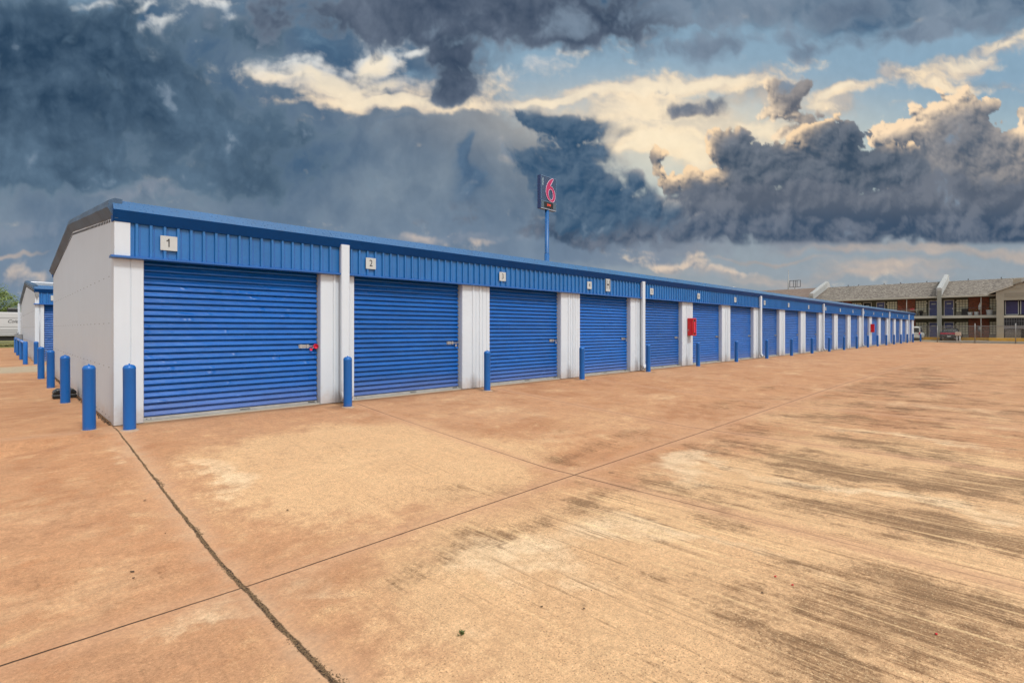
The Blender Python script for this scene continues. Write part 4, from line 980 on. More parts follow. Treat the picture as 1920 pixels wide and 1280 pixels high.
def van(loc):
    r = empty('parked_car', loc); r.scale = (1.05, 1.05, 1.05)
    tag(r, 'silver white minivan parked behind the far end of the storage building', 'car', 'cars parked at the motel')
    hw = .96
    R_ = [ring(0, hw * .93, .34, .98, .02, .03), ring(.08, hw * .98, .28, 1.02, .02, .03), ring(1.2, hw, .24, 1.02, .02, .05), ring(3.4, hw, .24, 1.0, .02, .06), ring(4.2, hw * .97, .26, .95, .06, .12), ring(4.8, hw * .85, .34, .75, .03, .1)]
    loft(R_).build('body', M['carwhite'], r)
    G = [cab(.1, .86, .76, 1.02, 1.62), cab(.4, .88, .77, 1.02, 1.74), cab(2.4, .88, .78, 1.0, 1.76), cab(3.0, .87, .74, .99, 1.62), cab(3.9, .84, .74, .97, 1.02)]
    loft(G).build('glasshouse', M['glass'], r)
    G = [cab(.08, .80, .74, 1.62, 1.70), cab(.4, .80, .77, 1.72, 1.80), cab(2.4, .80, .78, 1.74, 1.82), cab(2.95, .78, .74, 1.62, 1.67)]
    loft(G).build('roof', M['carwhite'], r)
    for a_ in (-.93, .80): MB().box(.02, a_, 1.0, .16, a_ + .13, 1.66).build('rear_pillar', M['carwhite'], r, bevel=.02)
    for s in (-1, 1): MB().box(-.03, s * .87 - .09, .72, .12, s * .87 + .09, 1.06).build('tail_lamp', M['tail'], r, bevel=.02)
    MB().box(-.07, -.92, .34, .1, .92, .58).build('rear_bumper', M['carwhite'], r, bevel=.05)
    MB().box(-.04, -.2, .74, -.01, .2, .87).build('licence_plate', M['plate'], r)
    wheels(r, .95, 3.8, hw, .34)
    return r
coupe((89.9, 7.72, gz(90.5, 7.7) + .02)); van((90.0, 11.75, gz(90.5, 11.7) + .02))

# ------------------------------------------------------------------ travel trailer
rv = empty('travel_trailer', (-2.2, 66, 0)); tag(rv, 'white travel trailer with grey stripes parked behind the second storage building', 'trailer')
q = MB(); q.prism([(-5.2, .95), (4.1, .95), (4.55, 1.5), (4.65, 2.2), (4.35, 2.9), (3.9, 3.15), (-5.0, 3.15), (-5.2, 3.0)], 'y', 0, 2.5); q.build('body', M['rvwhite'], rv, bevel=.05)
q = MB(); q.box(-5.2, -.012, 2.60, 4.5, -.004, 2.64).box(-5.2, -.012, 1.80, 4.6, -.004, 1.83); q.build('body_seam', M['rvgrey'], rv)
q = MB()
for k in range(4): q.box(-5.2, -.014, 1.02 + k * .16, 4.1 + .1 * k, -.004, 1.07 + k * .16)
q.build('lower_ribs', M['rvgrey'], rv)
q = MB()
for x in (-4.2, -2.2): MB().box(x, -.03, 2.0, x + 1.1, -.004, 2.55).build('window', M['glass'], rv)
q = MB(); q.box(-.9, -.03, 1.05, -.2, -.004, 2.9); q.build('entry_door', M['rvgrey'], rv)
text('lettering', 'Coleman', .42, M['ink'], rv, (3.55, -.02, 2.32), (PI / 2, 0, 0), xs=.85, shear=.4)
q = MB(); q.box(2.9, .6, 3.18, 3.75, 1.5, 3.56); q.build('air_conditioner', M['bait'], rv, bevel=.06)
q = MB(); q.box(-4.9, .2, .55, 4.0, 2.3, .95); q.build('chassis', M['black'], rv)
for x in (-1.6, -.7):
    t = MB(); t.lathe([(.2, -.12), (.34, -.12), (.37, 0), (.34, .12), (.2, .12), (.03, .13)], n=18); t.v = [(x + a, .2 + c, .37 + b_) for a, b_, c in t.v]; t.build('wheel', M['tyre'], rv)
for a_ in (3.4, -4.6): MB().tube([(a_, .2, .0), (a_, .2, .95)], .05, 8).build('jack', M['galv'], rv)
MB().tube([(4.1, 1.2, .55), (5.4, 1.2, .5)], .06, 8).build('tow_bar', M['galv'], rv); MB().tube([(5.1, 1.2, 0), (5.1, 1.2, 1.0)], .045, 8).build('jack', M['galv'], rv)
q = MB(); q.lathe([(.16, 0), (.17, .1), (.17, .38), (.1, .48), (.04, .5)], (4.75, 1.2, .55), 14); q.build('gas_bottle', M['plate'], rv)
# grass verge under and behind it
gm = mat('dry_grass', (0.20, 0.19, 0.06), .9, var=.5, scale=1.2, bump=.5, coord='World')
q = MB(); q.quad((-1500, 62, .004), (20, 62, .004), (20, 1500, .004), (-1500, 1500, .004)); o = q.build('grass_ground', gm); o['kind'] = 'structure'
q = MB()
for i in range(2500):
    x = random.uniform(-9, 4); y = random.uniform(62, 76); h = random.uniform(.05, .16); a = random.uniform(0, 3.14)
    q.poly([(x - .03 * math.cos(a), y - .03 * math.sin(a), 0), (x + .03 * math.cos(a), y + .03 * math.sin(a), 0), (x + random.uniform(-.05, .05), y, h)])
o = q.build('grass', gm); tag(o, 'dry yellow green grass under the travel trailer', 'grass', kind='stuff')

# ------------------------------------------------------------------ tree
def tree(loc, H, Rr, nl, label, seed):
    rnd = random.Random(seed); r = empty('tree', loc); tag(r, label, 'tree')
    q = MB(); q.tube([(0, 0, -.2), (.05, .02, H * .2), (-.05, .1, H * .45), (.1, 0, H * .75)], [.2, .16, .11, .03], 10)
    tips = []
    for k in range(16):
        a = k * 2.4; z0 = H * rnd.uniform(.22, .5); L = Rr * rnd.uniform(.6, 1.0); el = rnd.uniform(.25, .9)
        p0 = Vector((0, 0, z0)); p2 = p0 + Vector((math.cos(a) * L, math.sin(a) * L, el * L + .3)); p1 = (p0 + p2) / 2 + Vector((0, 0, .2))
        q.tube([p0, p1, p2], [.07, .045, .012], 6); tips += [p1, p2, (p1 + p2) / 2]
    q.build('trunk', M['bark'], r)
    cl = []
    for k in range(70):
        a = rnd.uniform(0, 6.28); u = rnd.random() ** .5; ph = rnd.uniform(-.55, 1.4)
        c = Vector((math.cos(a) * math.cos(ph) * Rr * u, math.sin(a) * math.cos(ph) * Rr * u, H * .60 + math.sin(ph) * H * .36 * u)); cl.append((c, rnd.uniform(.25, .6)))
    cl += [(t, .35) for t in tips]
    q = MB()
    for i in range(nl):
        c, s = rnd.choice(cl); p = c + Vector((rnd.gauss(0, s * .55), rnd.gauss(0, s * .55), rnd.gauss(0, s * .45)))
        u = Vector((rnd.gauss(0, 1), rnd.gauss(0, 1), rnd.gauss(0, 1))).normalized(); w = u.orthogonal().normalized(); ln = rnd.uniform(.05, .10)
        q.quad(tuple(p + u * ln), tuple(p + w * ln * .5), tuple(p - u * ln), tuple(p - w * ln * .5))
    q.build('crown', M['leaf'], r)
tree((-1.0, 82.5, 0), 6.7, 3.5, 16000, 'light green leafy tree behind the travel trailer', 3)
tree((5.4, 90, 0), 6.0, 3.0, 6000, 'small tree hidden mostly behind the second storage building', 5)

# ------------------------------------------------------------------ litter and crack debris
def chunk(mb, c, s, rnd):
    k = len(mb.v); P = [Vector((rnd.uniform(-1, 1), rnd.uniform(-1, 1), rnd.uniform(-.5, .6))).normalized() * s * rnd.uniform(.6, 1.1) for _ in range(4)]
    base = [Vector((s, 0, -.2 * s)), Vector((-.6 * s, .8 * s, -.2 * s)), Vector((-.6 * s, -.8 * s, -.2 * s)), Vector((rnd.uniform(-.3, .3) * s, rnd.uniform(-.3, .3) * s, .7 * s))]
    a = rnd.uniform(0, 6.28); ca, sa = math.cos(a), math.sin(a)
    for v in base:
        v = v * rnd.uniform(.7, 1.3); mb.v.append((c[0] + v.x * ca - v.y * sa, c[1] + v.x * sa + v.y * ca, c[2] + v.z))
    for f in ((0, 1, 3), (1, 2, 3), (2, 0, 3), (0, 2, 1)): mb.face([k + i for i in f])
q = MB(); rnd = random.Random(11)
for i in range(4200):
    y = 10.5 - 9.3 * rnd.random() ** .8
    wd = interp(y, [(2, .019), (4.5, .013), (7, .008), (10.5, .005)])
    clump = mnoise.noise(Vector((y * 1.7, 3, 0)))
    x = 1.355 - mnoise.noise(Vector((0, y * 1.6, 5))) * .02 + rnd.gauss(0, wd * (1.2 if clump > .15 else .7)) + (.02 if clump > .2 else 0)
    chunk(q, (x, y, gz(x, y) + .002), rnd.uniform(.002, .0075), rnd)
o = q.build('crack_debris', mat('brown_grit', (0.20, 0.13, 0.07), .9, var=.8, scale=60)); tag(o, 'brown grit and dry debris filling the wide crack in the concrete', 'debris', kind='stuff')
q = MB()
for i in range(900):
    y = rnd.uniform(10.8, 23.4); x = 1.36 - abs(rnd.gauss(0, .025)); chunk(q, (x, y, gz(x, y) + .004), rnd.uniform(.006, .02), rnd)
o = q.build('wall_foot_debris', M['leafdry']); tag(o, 'dark leaf litter along the foot of the white gable wall', 'leaf litter', kind='stuff')
for i, (x, y) in enumerate([(1.14, 6.78), (1.13, 5.77), (.78, 5.15), (.77, 5.03), (2.84, 5.92), (14.39, 6.47), (13.7, 4.05), (9.29, 5.03), (3.18, 2.34), (2.94, 2.23), (2.75, 2.46), (11.18, 1.56), (4.03, 1.41), (.4, 12.6), (8.0, 1.9), (2.2, 5.6), (6.9, 8.6)]):
    q = MB(); rr = random.Random(i); s = rr.uniform(.006, .013); n_ = 8
    pts = [(s * rr.uniform(.6, 1.1) * math.cos(2 * PI * k / n_) * 1.5, s * rr.uniform(.6, 1.1) * math.sin(2 * PI * k / n_), 0.004 + rr.uniform(0, .008)) for k in range(n_)]
    k0 = len(q.v); q.v += [(0, 0, .012)] + pts
    for k in range(n_): q.face((k0, k0 + 1 + k, k0 + 1 + (k + 1) % n_))
    o = q.build('dry_leaf', M['leafdry'], None, (x, y, gz(x, y) + .002)); o.rotation_euler[2] = rr.uniform(0, 6); tag(o, 'small dark dry leaf lying on the stained concrete', 'leaf', 'dry leaves scattered on the concrete')
for i, (x, y) in enumerate([(4.37, 1.43), (4.32, 1.29), (4.28, .43)]):
    q = MB(); q.lathe([(.007, 0), (.008, .003), (.005, .006)], n=8); q.v = [(a * 1.6, b_, c) for a, b_, c in q.v]
    o = q.build('red_petal', M['red'], None, (x, y, gz(x, y) + .003)); tag(o, ['small red petal on the concrete, farther of a close pair', 'small red petal on the concrete, nearer of a close pair', 'lone small red petal near the right foreground'][i], 'petal', 'red petals on the concrete')
q = MB(); rr = random.Random(2)
for k in range(26):
    a = rr.uniform(0, 6.28); L = rr.uniform(.008, .024); c = Vector((rr.gauss(0, .008), rr.gauss(0, .008), 0)); t = c + Vector((math.cos(a) * L, math.sin(a) * L, rr.uniform(.005, .025))); s_ = Vector((-math.sin(a), math.cos(a), 0)) * .006
    q.quad(tuple(c), tuple((c + t) / 2 + s_), tuple(t), tuple((c + t) / 2 - s_))
o = q.build('weed', M['weed'], None, (2.15, 2.62, gz(2.15, 2.62) + .003)); tag(o, 'tiny green weed sprouting from the concrete in the foreground', 'weed')

# ------------------------------------------------------------------ sky and light
SUN_EL = math.radians(52)
SUN_DIR = Vector((-0.10, -0.995, 0)).normalized()          # horizontal direction towards the sun
sun_az = math.atan2(SUN_DIR.x, SUN_DIR.y)                   # clockwise from +Y
W = bpy.data.worlds.new('World'); S.world = W; W.use_nodes = True
wn = N(W.node_tree); bg = W.node_tree.nodes['Background']
sky = wn.add('ShaderNodeTexSky'); sky.sky_type = 'NISHITA'; sky.sun_disc = False; sky.sun_elevation = SUN_EL; sky.sun_rotation = sun_az
tc = wn.add('ShaderNodeTexCoord'); D = tc.outputs['Generated']
dx, dy, dz = wn.sep(D)
fwd = wn.add_(wn.mul(dx, FW[0]), wn.mul(dy, FW[1])); rgt = wn.add_(wn.mul(dx, RT[0]), wn.mul(dy, RT[1]))
AZ = wn.m('ARCTAN2', rgt, fwd); EL = wn.m('ARCSINE', dz)    # compass bearing and height of a direction, radians
over = wn.mix(wn.ss(wn.noise(D, 2.2, 4, .6), .35, .65), (.60, .66, .74), (1.32, 1.27, 1.18))
over = wn.mix(wn.ss(EL, -.04, .10, 0, 1), (.30, .31, .33), over)
clear = wn.mix(1.0, sky.outputs[0], (0.1, 0.1, 0.1), 'MULTIPLY')
side = wn.add_(wn.mul(dx, .45), wn.mul(dy, -.9)); dim = wn.ss(side, -.9, .9, .70, 1.20)
over = wn.mix(1.0, over, wn.vec(dim, dim, dim), 'MULTIPLY')
wn.put(bg.inputs['Color'], wn.mix(.88, clear, over)); bg.inputs['Strength'].default_value = 1.0
W.cycles.sampling_method = 'NONE'

# the cloud bank ahead: a far dome section whose colours are computed from cloud noise, melting into the overcast at its rim
import numpy as np
def sky_colours(X, Y):
    """cloud colours (linear rgb) for sky tangent coordinates X (to the right) and Y (downwards), regular grids"""
    f4 = np.float32
    X = X.astype(f4); Y = Y.astype(f4)
    rs = np.random.RandomState(5); PERM = rs.permutation(1024).astype(np.int32); PERM = np.concatenate([PERM, PERM])
    ANG = rs.rand(1024).astype(f4) * 6.2832; GX = np.cos(ANG); GY = np.sin(ANG)
    def perlin(x, y):
        xi = np.floor(x).astype(np.int32); yi = np.floor(y).astype(np.int32); fx = x - xi; fy = y - yi
        u = fx * fx * fx * (fx * (fx * 6 - 15) + 10); v = fy * fy * fy * (fy * (fy * 6 - 15) + 10)
        def g(a, b, dx, dy):
            h = PERM[(PERM[a & 1023] + b) & 1023]; return GX[h] * dx + GY[h] * dy
        n00 = g(xi, yi, fx, fy); n10 = g(xi + 1, yi, fx - 1, fy); n01 = g(xi, yi + 1, fx, fy - 1); n11 = g(xi + 1, yi + 1, fx - 1, fy - 1)
        a = n00 + u * (n10 - n00); b = n01 + u * (n11 - n01); return (a + v * (b - a)) * 1.5
    def fbm(s, o=6, g=.55, sx=1., sy=1., sd=0, x=None, y=None):
        x = X if x is None else x; y = Y if y is None else y
        r = 0; a = 1; t = 0; fx = x / s * sx; fy = y / s * sy
        for i in range(o):
            r = r + a * perlin(fx + 17.3 * i + sd * 31.7, fy + 9.1 * i - sd * 13.3); t += a * a; a *= g; fx = fx * 2.03; fy = fy * 2.03
        return r / np.sqrt(t)
    def bill(s, o=5, g=.5, sd=0, x=None, y=None):
        x = X if x is None else x; y = Y if y is None else y
        r = 0; a = 1; t = 0; fx = x / s; fy = y / s
        for i in range(o):
            r = r + a * (np.abs(perlin(fx + 5.7 * i + sd * 11.1, fy + 3.3 * i + sd * 7.9)) - .28); t += a; a *= g; fx = fx * 2.1; fy = fy * 2.1
        return r / t * 2.2
    def sm(v, a, b): t = np.clip((v - a) / (b - a), 0, 1); return t * t * (3 - 2 * t)
    def C(*c):
        c = np.array(c, f4) / 255; return np.where(c < .04045, c / 12.92, ((c + .055) / 1.055) ** 2.4).astype(f4)
    def mix(f, a, b): f = np.clip(f, 0, 1)[..., None]; return a * (1 - f) + b * f
    wx = fbm(170, 4, .5, sd=1) * 26 + fbm(45, 3, .55, sd=9) * 7; wy = fbm(170, 4, .5, sd=2) * 20 + fbm(45, 3, .55, sd=8) * 7
    Xw = X + wx; Yw = Y + wy
    n_lo = fbm(260, 3, .5, sd=3); n_md = fbm(90, 5, .55, sd=4, x=Xw, y=Yw); n_fi = fbm(22, 4, .6, sd=6)
    puff = bill(95, 5, .55, sd=2, x=X + wx * .5, y=Y + wy * .5)      # round bumps, sharp creases
    puf2 = bill(42, 4, .55, sd=5, x=X + wx * .7 + puff * 14, y=Y + wy * .7 + n_md * 8)
    wisp = fbm(120, 7, .6, sx=.55, sy=2.1, sd=7, x=Xw, y=Yw - X * .10)
    def field(L, soft=1.0):
        r = np.zeros_like(X)
        for t in L:
            cx, cy, rx, ry, amp = t[:5]; a = np.radians(t[5]) if len(t) > 5 else 0
            dx = Xw - cx; dy = -(Yw - cy)
            if a: dx, dy = dx * np.cos(a) + dy * np.sin(a), -dx * np.sin(a) + dy * np.cos(a)
            r = np.maximum(r, amp * np.exp(-(dx / rx) ** 2 - (dy / ry) ** 2)) + .25 * np.minimum(r, amp * np.exp(-(dx / rx) ** 2 - (dy / ry) ** 2))
        return r
    HX = X[0, 1] - X[0, 0]; HY = Y[1, 0] - Y[0, 0]
    ny, nx = X.shape; II, JJ = np.meshgrid(np.arange(nx), np.arange(ny))
    xs_ = X[0]; ys_ = Y[:, 0]
    def shifted(A, dx, dy):
        xi = np.interp(X + dx, xs_, np.arange(nx)); yi = np.interp(Y + dy, ys_, np.arange(ny))
        x0 = np.clip(xi.astype(np.int32), 0, nx - 2); y0 = np.clip(yi.astype(np.int32), 0, ny - 2); u = (xi - x0).astype(f4); v = (yi - y0).astype(f4)
        return (A[y0, x0] * (1 - u) + A[y0, x0 + 1] * u) * (1 - v) + (A[y0 + 1, x0] * (1 - u) + A[y0 + 1, x0 + 1] * u) * v
    def lit(T, sx, sy, steps=(6, 14, 26, 42, 64), k=1.6):
        dx = sx - X; dy = sy - Y; d = np.sqrt(dx * dx + dy * dy) + 1; dx = dx / d; dy = dy / d
        s = T * 6; p = 0
        for q in steps: s = s + shifted(T, dx * q, dy * q) * (q - p); p = q
        return np.exp(-s * k / 20)
    # ---- clear air
    el = (617 - Y) / 617
    col = mix(sm(el, .05, .8), C(150, 160, 168)[None, None, :] + 0 * X[..., None], C(138, 168, 190))
    col = mix(sm(el, .78, .45) * sm(el, .27, .36) * sm(X, 900, 1400) * .85, col, C(186, 204, 204))
    # ---- soft slate haze
    H = field([(-700, 300, 500, 330, 1.3), (2700, 420, 500, 90, .7), (200, 300, 700, 330, 1.5), (800, 330, 330, 160, 1.2), (1000, 440, 460, 70, 1.0), (250, 540, 500, 60, .45), (900, 0, 560, 100, 1.0), (1500, 420, 560, 60, .8), (1650, 0, 520, 62, 1.0)])
    tone = mix(.48 + .32 * n_md + .62 * n_lo + .12 * puff, C(62, 92, 122), C(122, 138, 154))
    tone = mix(sm(Y, 330, 540) * .75, tone, C(122, 141, 163))
    tone = mix(sm(X, 1000, 1500) * sm(Y, 300, 480) * .6, tone, C(150, 150, 156))
    col = mix(sm(H + .22 * n_md + .15 * wisp, .25, .75) * .96, col, tone)
    # ---- grey-brown veil behind the bright gap
    V = field([(1150, 225, 190, 60, 1.2), (1300, 215, 120, 50, 1.0), (1420, 175, 110, 40, .9), (1560, 200, 80, 26, .8), (1690, 140, 90, 20, .8), (1850, 150, 100, 18, .6), (700, 150, 110, 30, .8)])
    col = mix(sm(V + .5 * n_md + .35 * wisp + .2 * puff, .35, 1.0) * .9, col, mix(.5 + .6 * n_md + .4 * puff, C(128, 136, 148), C(190, 182, 176)))
    # ---- high cream sheets
    L = field([(690, 118, 80, 44, 1.35, 35), (600, 150, 110, 34, 1.25, -25), (530, 138, 50, 18, 1.0, -30), (720, 165, 110, 30, 1.2), (880, 170, 60, 30, 1.0), (400, 150, 60, 10, .5), (300, 45, 60, 16, .7, 30), (90, 12, 60, 8, .6), (430, 30, 60, 20, .7, -20), (1260, 152, 260, 20, 1.4, 5), (1020, 182, 160, 12, 1.3, 8), (740, 196, 190, 16, 1.5, -2), (1150, 200, 170, 34, 1.1), (1240, 262, 110, 34, 1.3), (1180, 280, 60, 14, 1.2, 20), (1310, 300, 50, 46, 1.3), (1440, 240, 62, 38, 1.4), (1400, 225, 40, 20, 1.1), (1580, 172, 90, 13, 1.25, 10), (1520, 195, 50, 16, 1.1), (1830, 112, 120, 22, 1.3, 14), (1900, 80, 80, 16, 1.2, 16),
               (1025, 118, 62, 26, 1.0), (1690, 196, 40, 10, .9), (1770, 155, 60, 12, .95), (200, 4, 90, 14, 1.0), (265, 22, 40, 12, 1.0, 30), (400, 15, 70, 12, .6), (790, 98, 50, 10, .8), (1690, 135, 40, 12, .75), (300, 90, 20, 16, .5), (620, 10, 60, 8, .4), (1330, 38, 90, 16, .75, 6), (970, 145, 60, 20, .7), (1180, 330, 40, 16, .6)])
    a = sm(L + .60 * wisp + .20 * n_fi + .25 * puff + .15 * puf2, .30, 1.15)
    w = mix(.5 + .9 * wisp + .4 * n_md, C(170, 168, 170), C(250, 227, 194))
    w = mix(sm(Y, 190, 90) * .75 * sm(X, 1250, 900), w, C(214, 224, 230))
    hot = sm(L + .2 * wisp, .9, 1.4); w = mix(hot * .7, w, C(255, 238, 208))
    col = mix(a * .96, col, w)
    # ---- low cream cumulus near the horizon
    def cumulus(col, L, dark, mid, bright, lo=.46, wd=.07, kp=.42, kn=.22, kf=.05, sun=(1270, 215), k=1.6, amb=.6, rim=1.0, steps=(6, 14, 26, 42, 64), op=1.0):
        F = field(L); gate = sm(F, .10, .40)
        F = F + (kp * puff + kn * n_md + kf * n_fi + .55 * kp * puf2) * gate + .10 * n_lo
        ww = wd * (1.2 + 3.0 * sm(n_lo + .6 * n_md, -.1, .9))              # some edges crisp, some melting away
        a = sm(F, lo, lo + ww); T = np.clip(F - lo, 0, 1.2)
        l = lit(T, sun[0], sun[1], steps, k)
        h = T * .5 + .30 * puff + .22 * puf2 + .06 * n_fi
        up = np.clip((shifted(h, -3, -5) - h) * 3.2, -.6, .6); up2 = np.clip((shifted(h, -9, -16) - h) * 1.6, -.6, .6)
        s = .45 - amb * (up * .35 + up2 * .75) + .22 * n_md + .22 * n_lo
        s = s + .35 * sm(T, .45, 0)
        body = mix(s, dark, mid)
        body = mix(np.clip(l * 1.2 * rim * (.75 - .8 * (up + up2)), 0, 1), body, bright)
        return mix(a * op, col, body)
    col = cumulus(col, [(25, 505, 40, 36, 1.2), (75, 520, 34, 20, 1.0), (785, 448, 44, 12, 1.3), (1265, 500, 60, 16, 1.2), (1320, 492, 30, 20, 1.1), (1380, 510, 80, 14, .9), (880, 458, 110, 10, .7)],
                  C(126, 136, 150), C(176, 170, 168), C(228, 206, 184), wd=.40, kn=.35, kp=.35, kf=.06, sun=(700, -400), op=.8)
    col = mix(sm(field([(320, 352, 100, 26, 1.0), (230, 372, 70, 20, .8), (860, 450, 200, 18, .8), (60, 430, 160, 50, .6)]) + .3 * n_md + .3 * puff, .35, .9) * .55, col, C(142, 150, 164))
    st = field([(1750, 468, 420, 12, 1.0), (1440, 486, 110, 5, 1.1), (1560, 520, 340, 16, .7), (0, 468, 130, 5, 1.2), (1700, 500, 300, 20, .7)])
    col = mix(sm(st + .35 * wisp, .3, 1.0) * .7, col, mix(.5 + wisp, C(165, 158, 155), C(200, 182, 168)))
    # ---- glow where the sun sits behind the broken cloud
    g_ = np.exp(-((X - 1180) / 330) ** 2 - ((Y - 215) / 60) ** 2); col = mix(g_ * .38, col, C(246, 230, 204))
    g_ = np.exp(-((X - 1330) / 260) ** 2 - ((Y - 280) / 90) ** 2); col = mix(g_ * .55, col, C(250, 232, 198))
    K = dict(kp=.55, kn=.34, kf=.12)
    col = cumulus(col, [(1805, 225, 62, 60, 1.5), (1765, 250, 62, 60, 1.3), (1700, 275, 66, 44, 1.3), (1650, 262, 34, 18, 1.1), (1830, 320, 130, 80, 1.5), (1720, 330, 90, 60, 1.3), (1940, 260, 40, 60, 1.4), (1920, 205, 20, 22, 1.1), (1850, 185, 30, 24, .9)],
                  C(86, 98, 114), C(150, 148, 150), C(253, 224, 188), sun=(1560, 150), k=1.3, rim=1.1, **K)
    col = cumulus(col, [(1460, 178, 54, 20, 1.1, -30), (1500, 160, 50, 14, 1.0, 12), (1440, 205, 34, 20, 1.0, 30), (1500, 215, 46, 26, 1.0), (1480, 245, 50, 26, .9)], C(96, 102, 114), C(156, 150, 148), C(252, 226, 192), wd=.16, sun=(1400, 290), k=2.2, rim=.9, **K)
    col = cumulus(col, [(1375, 280, 50, 44, 1.4), (1440, 312, 90, 44, 1.35), (1555, 265, 64, 44, 1.5), (1625, 305, 76, 34, 1.35), (1520, 330, 120, 44, 1.4), (1226, 298, 20, 20, 1.25), (1236, 325, 18, 22, 1.15), (1250, 352, 30, 22, 1.1), (1350, 350, 90, 40, 1.3), (1680, 330, 90, 36, 1.1)],
                  C(62, 80, 100), C(114, 122, 134), C(250, 218, 178), sun=(1300, 250), k=2.8, rim=1.0, **K)
    # ---- dark band with a flat base
    F = field([(1540, 405, 560, 58, 1.5), (2350, 390, 600, 70, 1.3), (2900, 330, 300, 60, 1.0), (1150, 425, 220, 40, 1.1), (1900, 400, 300, 80, 1.5)]) + .45 * puff + .3 * n_md + .25 * puf2
    cut = 1 - sm(Y + 4 * n_md + 3 * wisp, 450, 462) * sm(X, 1180, 1330) * .96
    bd = mix(.42 + .5 * n_lo + .5 * n_md + .45 * puff + .2 * puf2 - 1.2 * np.clip(shifted(puff, -6, -12) - puff, -.4, .4), C(62, 82, 106), C(108, 118, 134))
    bd = mix(sm(Y, 430, 370) * .35, bd, C(122, 124, 130))
    col = mix(sm(F, .42, .95) * cut, col, bd)
    # ---- blue-grey puffs in front of the bright gap
    col = cumulus(col, [(1035, 222, 66, 30, 1.3), (1095, 236, 50, 34, 1.3), (1050, 300, 90, 50, 1.2), (1120, 290, 34, 34, 1.2), (1080, 350, 110, 56, 1.25), (1180, 345, 32, 32, 1.3), (1215, 368, 34, 26, 1.1), (1150, 400, 150, 40, 1.3), (1170, 248, 34, 12, 1.0), (980, 205, 50, 24, 1.0)],
                  C(48, 80, 110), C(92, 114, 136), C(196, 190, 182), wd=.30, kn=.34, kp=.55, kf=.10, sun=(1330, 160), k=4, rim=.55, amb=.6)
    col = cumulus(col, [(1300, 198, 70, 20, 1.25), (1335, 184, 40, 18, 1.2)], C(74, 92, 116), C(120, 130, 144), C(210, 196, 182), wd=.55, kn=.45, kp=.6, kf=.10, sun=(1330, 300), k=4, rim=.5, amb=.6)
    col = cumulus(col, [(878, 290, 22, 40, 1.1), (890, 345, 44, 50, 1.0), (760, 225, 90, 10, .7)], C(58, 90, 122), C(84, 112, 140), C(100, 126, 150), lo=.4, wd=.45, kn=.3, kp=.3, k=6, rim=.3, op=.8)
    # ---- great dark mass on the left and the ceiling with its hanging funnel
    def mass(col, L, dark, mid, edge, lo, wd, kn=.35, kp=.2):
        F = field(L) + kn * n_md + kp * puff + .05 * n_fi + .15 * n_lo
        a = sm(F, lo, lo + wd)
        hh = puff + .5 * n_md + .4 * puf2; s = .46 + .20 * n_md + .62 * n_lo + .20 * puff + .03 * n_fi - .22 * np.clip(shifted(hh, 10, -14) - hh, -.8, .8)
        body = mix(s, dark, mid); body = mix(sm(F, lo + wd * 1.3, lo + wd * .2) * .45, body, edge)
        return mix(a, col, body)
    col = mass(col, [(-500, 120, 420, 150, 1.2), (-800, 330, 300, 50, .9), (110, 80, 210, 110, 1.5), (60, 230, 240, 130, 1.5), (320, 190, 210, 130, 1.3), (450, 300, 200, 100, 1.0), (500, 60, 150, 46, .95), (120, 325, 260, 36, 1.2)], C(44, 68, 92), C(90, 114, 136), C(118, 142, 160), .42, .60, .55, .45)
    col = mass(col, [(870, 20, 400, 66, 1.5), (1090, 45, 240, 52, 1.3), (860, 125, 56, 62, 1.4), (842, 180, 44, 30, 1.1), (640, 40, 150, 36, 1.0), (760, 150, 40, 10, .8)], C(58, 74, 96), C(108, 120, 138), C(150, 166, 182), .44, .50, .6, .45)
    col = mass(col, [(1500, 15, 460, 40, 1.1, 3), (1330, 90, 200, 26, .95, 6), (1700, 62, 300, 26, 1.0, 8), (2400, 40, 420, 60, 1.0), (2250, -160, 500, 90, 1.0), (600, -180, 700, 80, 1.0)], C(78, 98, 122), C(126, 142, 160), C(150, 170, 188), .30, .80, .55, .35)
    col = col * (1 + .035 * n_fi + .03 * n_md)[..., None]
    return np.clip(col, 0, 4)
gx = np.concatenate([np.linspace(-3600, -900, 20)[:-1], np.arange(-900, -80, 8.0), np.arange(-80, 2002, 2.0), np.arange(2002, 3000, 8.0), np.linspace(3000, 5500, 20)])
gy = np.concatenate([np.linspace(-1500, -60, 40)[:-1], np.arange(-60, 662, 2.2), np.linspace(664, 800, 6)])
GXX, GYY = np.meshgrid(gx, gy)
xu = np.arange(-900, 3000, 2.0); yu = np.arange(-260, 690, 2.0)
XU, YU = np.meshgrid(xu, yu); CU = sky_colours(XU, YU)
qx = np.clip(np.interp(GXX, xu, np.arange(len(xu))), 0, len(xu) - 1.001); qy = np.clip(np.interp(GYY, yu, np.arange(len(yu))), 0, len(yu) - 1.001)
ix = qx.astype(int); iy = qy.astype(int); u_ = (qx - ix)[..., None]; v_ = (qy - iy)[..., None]
CC = (CU[iy, ix] * (1 - u_) + CU[iy, ix + 1] * u_) * (1 - v_) + (CU[iy + 1, ix] * (1 - u_) + CU[iy + 1, ix + 1] * u_) * v_
ta = (GXX - 960) / 970; te = (617 - GYY) / 970
vx = FW[0] + RT[0] * ta; vy = FW[1] + RT[1] * ta; nn = 5000 / np.sqrt(vx * vx + vy * vy + te * te)
co = np.stack([vx * nn, vy * nn, te * nn + 1.6], -1).reshape(-1, 3)
def sstp(v, a, b): t = np.clip((v - a) / (b - a), 0, 1); return t * t * (3 - 2 * t)
al = sstp(GXX, -1000, -420) * sstp(GXX, 3050, 2500) * sstp(GYY, -900, -260)
ny_, nx_ = GXX.shape
idx = np.arange(ny_ * nx_).reshape(ny_, nx_)
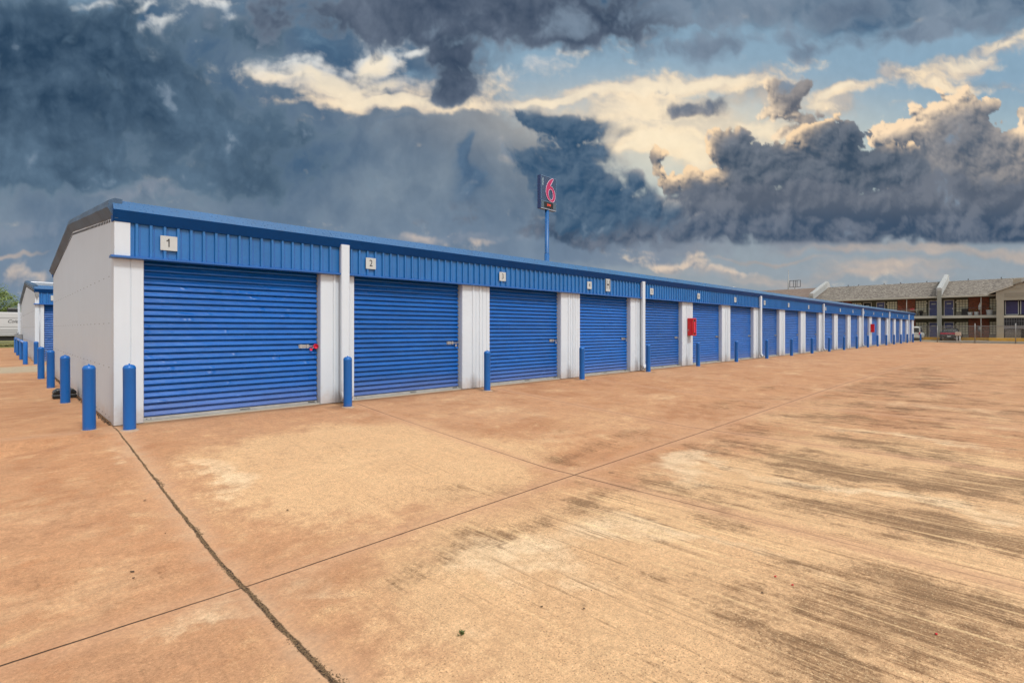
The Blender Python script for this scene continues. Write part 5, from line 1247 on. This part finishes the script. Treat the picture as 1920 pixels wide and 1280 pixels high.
quads = np.stack([idx[:-1, :-1], idx[:-1, 1:], idx[1:, 1:], idx[1:, :-1]], -1).reshape(-1, 4)
me = bpy.data.meshes.new('sky')
me.vertices.add(len(co)); me.vertices.foreach_set('co', co.astype(np.float32).ravel())
me.loops.add(quads.size); me.loops.foreach_set('vertex_index', quads.astype(np.int32).ravel())
me.polygons.add(len(quads)); me.polygons.foreach_set('loop_start', (np.arange(len(quads)) * 4).astype(np.int32)); me.polygons.foreach_set('loop_total', np.full(len(quads), 4, np.int32))
me.update(calc_edges=True)
ca = me.color_attributes.new('cloud', 'FLOAT_COLOR', 'POINT')
ca.data.foreach_set('color', np.concatenate([CC.reshape(-1, 3), al.reshape(-1, 1)], 1).astype(np.float32).ravel())
sm_ = bpy.data.materials.new('cloud_bank'); sm_.use_nodes = True; sn = N(sm_.node_tree)
for n_ in list(sm_.node_tree.nodes):
    if n_.type == 'BSDF_PRINCIPLED': sm_.node_tree.nodes.remove(n_)
at = sn.add('ShaderNodeAttribute', attribute_name='cloud'); em = sn.add('ShaderNodeEmission'); tr = sn.add('ShaderNodeBsdfTransparent'); mx = sn.add('ShaderNodeMixShader')
sn.put(em.inputs[0], at.outputs['Color']); sn.put(mx.inputs[0], at.outputs['Alpha']); sn.put(mx.inputs[1], tr.outputs[0]); sn.put(mx.inputs[2], em.outputs[0])
sm_.node_tree.links.new(mx.outputs[0], sm_.node_tree.nodes['Material Output'].inputs['Surface'])
sm_.cycles.emission_sampling = 'NONE'
me.materials.append(sm_)
so_ = bpy.data.objects.new('sky', me); COL.objects.link(so_); so_['kind'] = 'structure'

sd = bpy.data.lights.new('sun', 'SUN'); sd.energy = 2.3; sd.angle = math.radians(12); sd.color = (1.0, 0.97, 0.93)
so = bpy.data.objects.new('sun', sd); COL.objects.link(so)
dirv = Vector((SUN_DIR.x * math.cos(SUN_EL), SUN_DIR.y * math.cos(SUN_EL), math.sin(SUN_EL)))
so.rotation_euler = dirv.to_track_quat('Z', 'Y').to_euler(); so.location = (0, 0, 30)
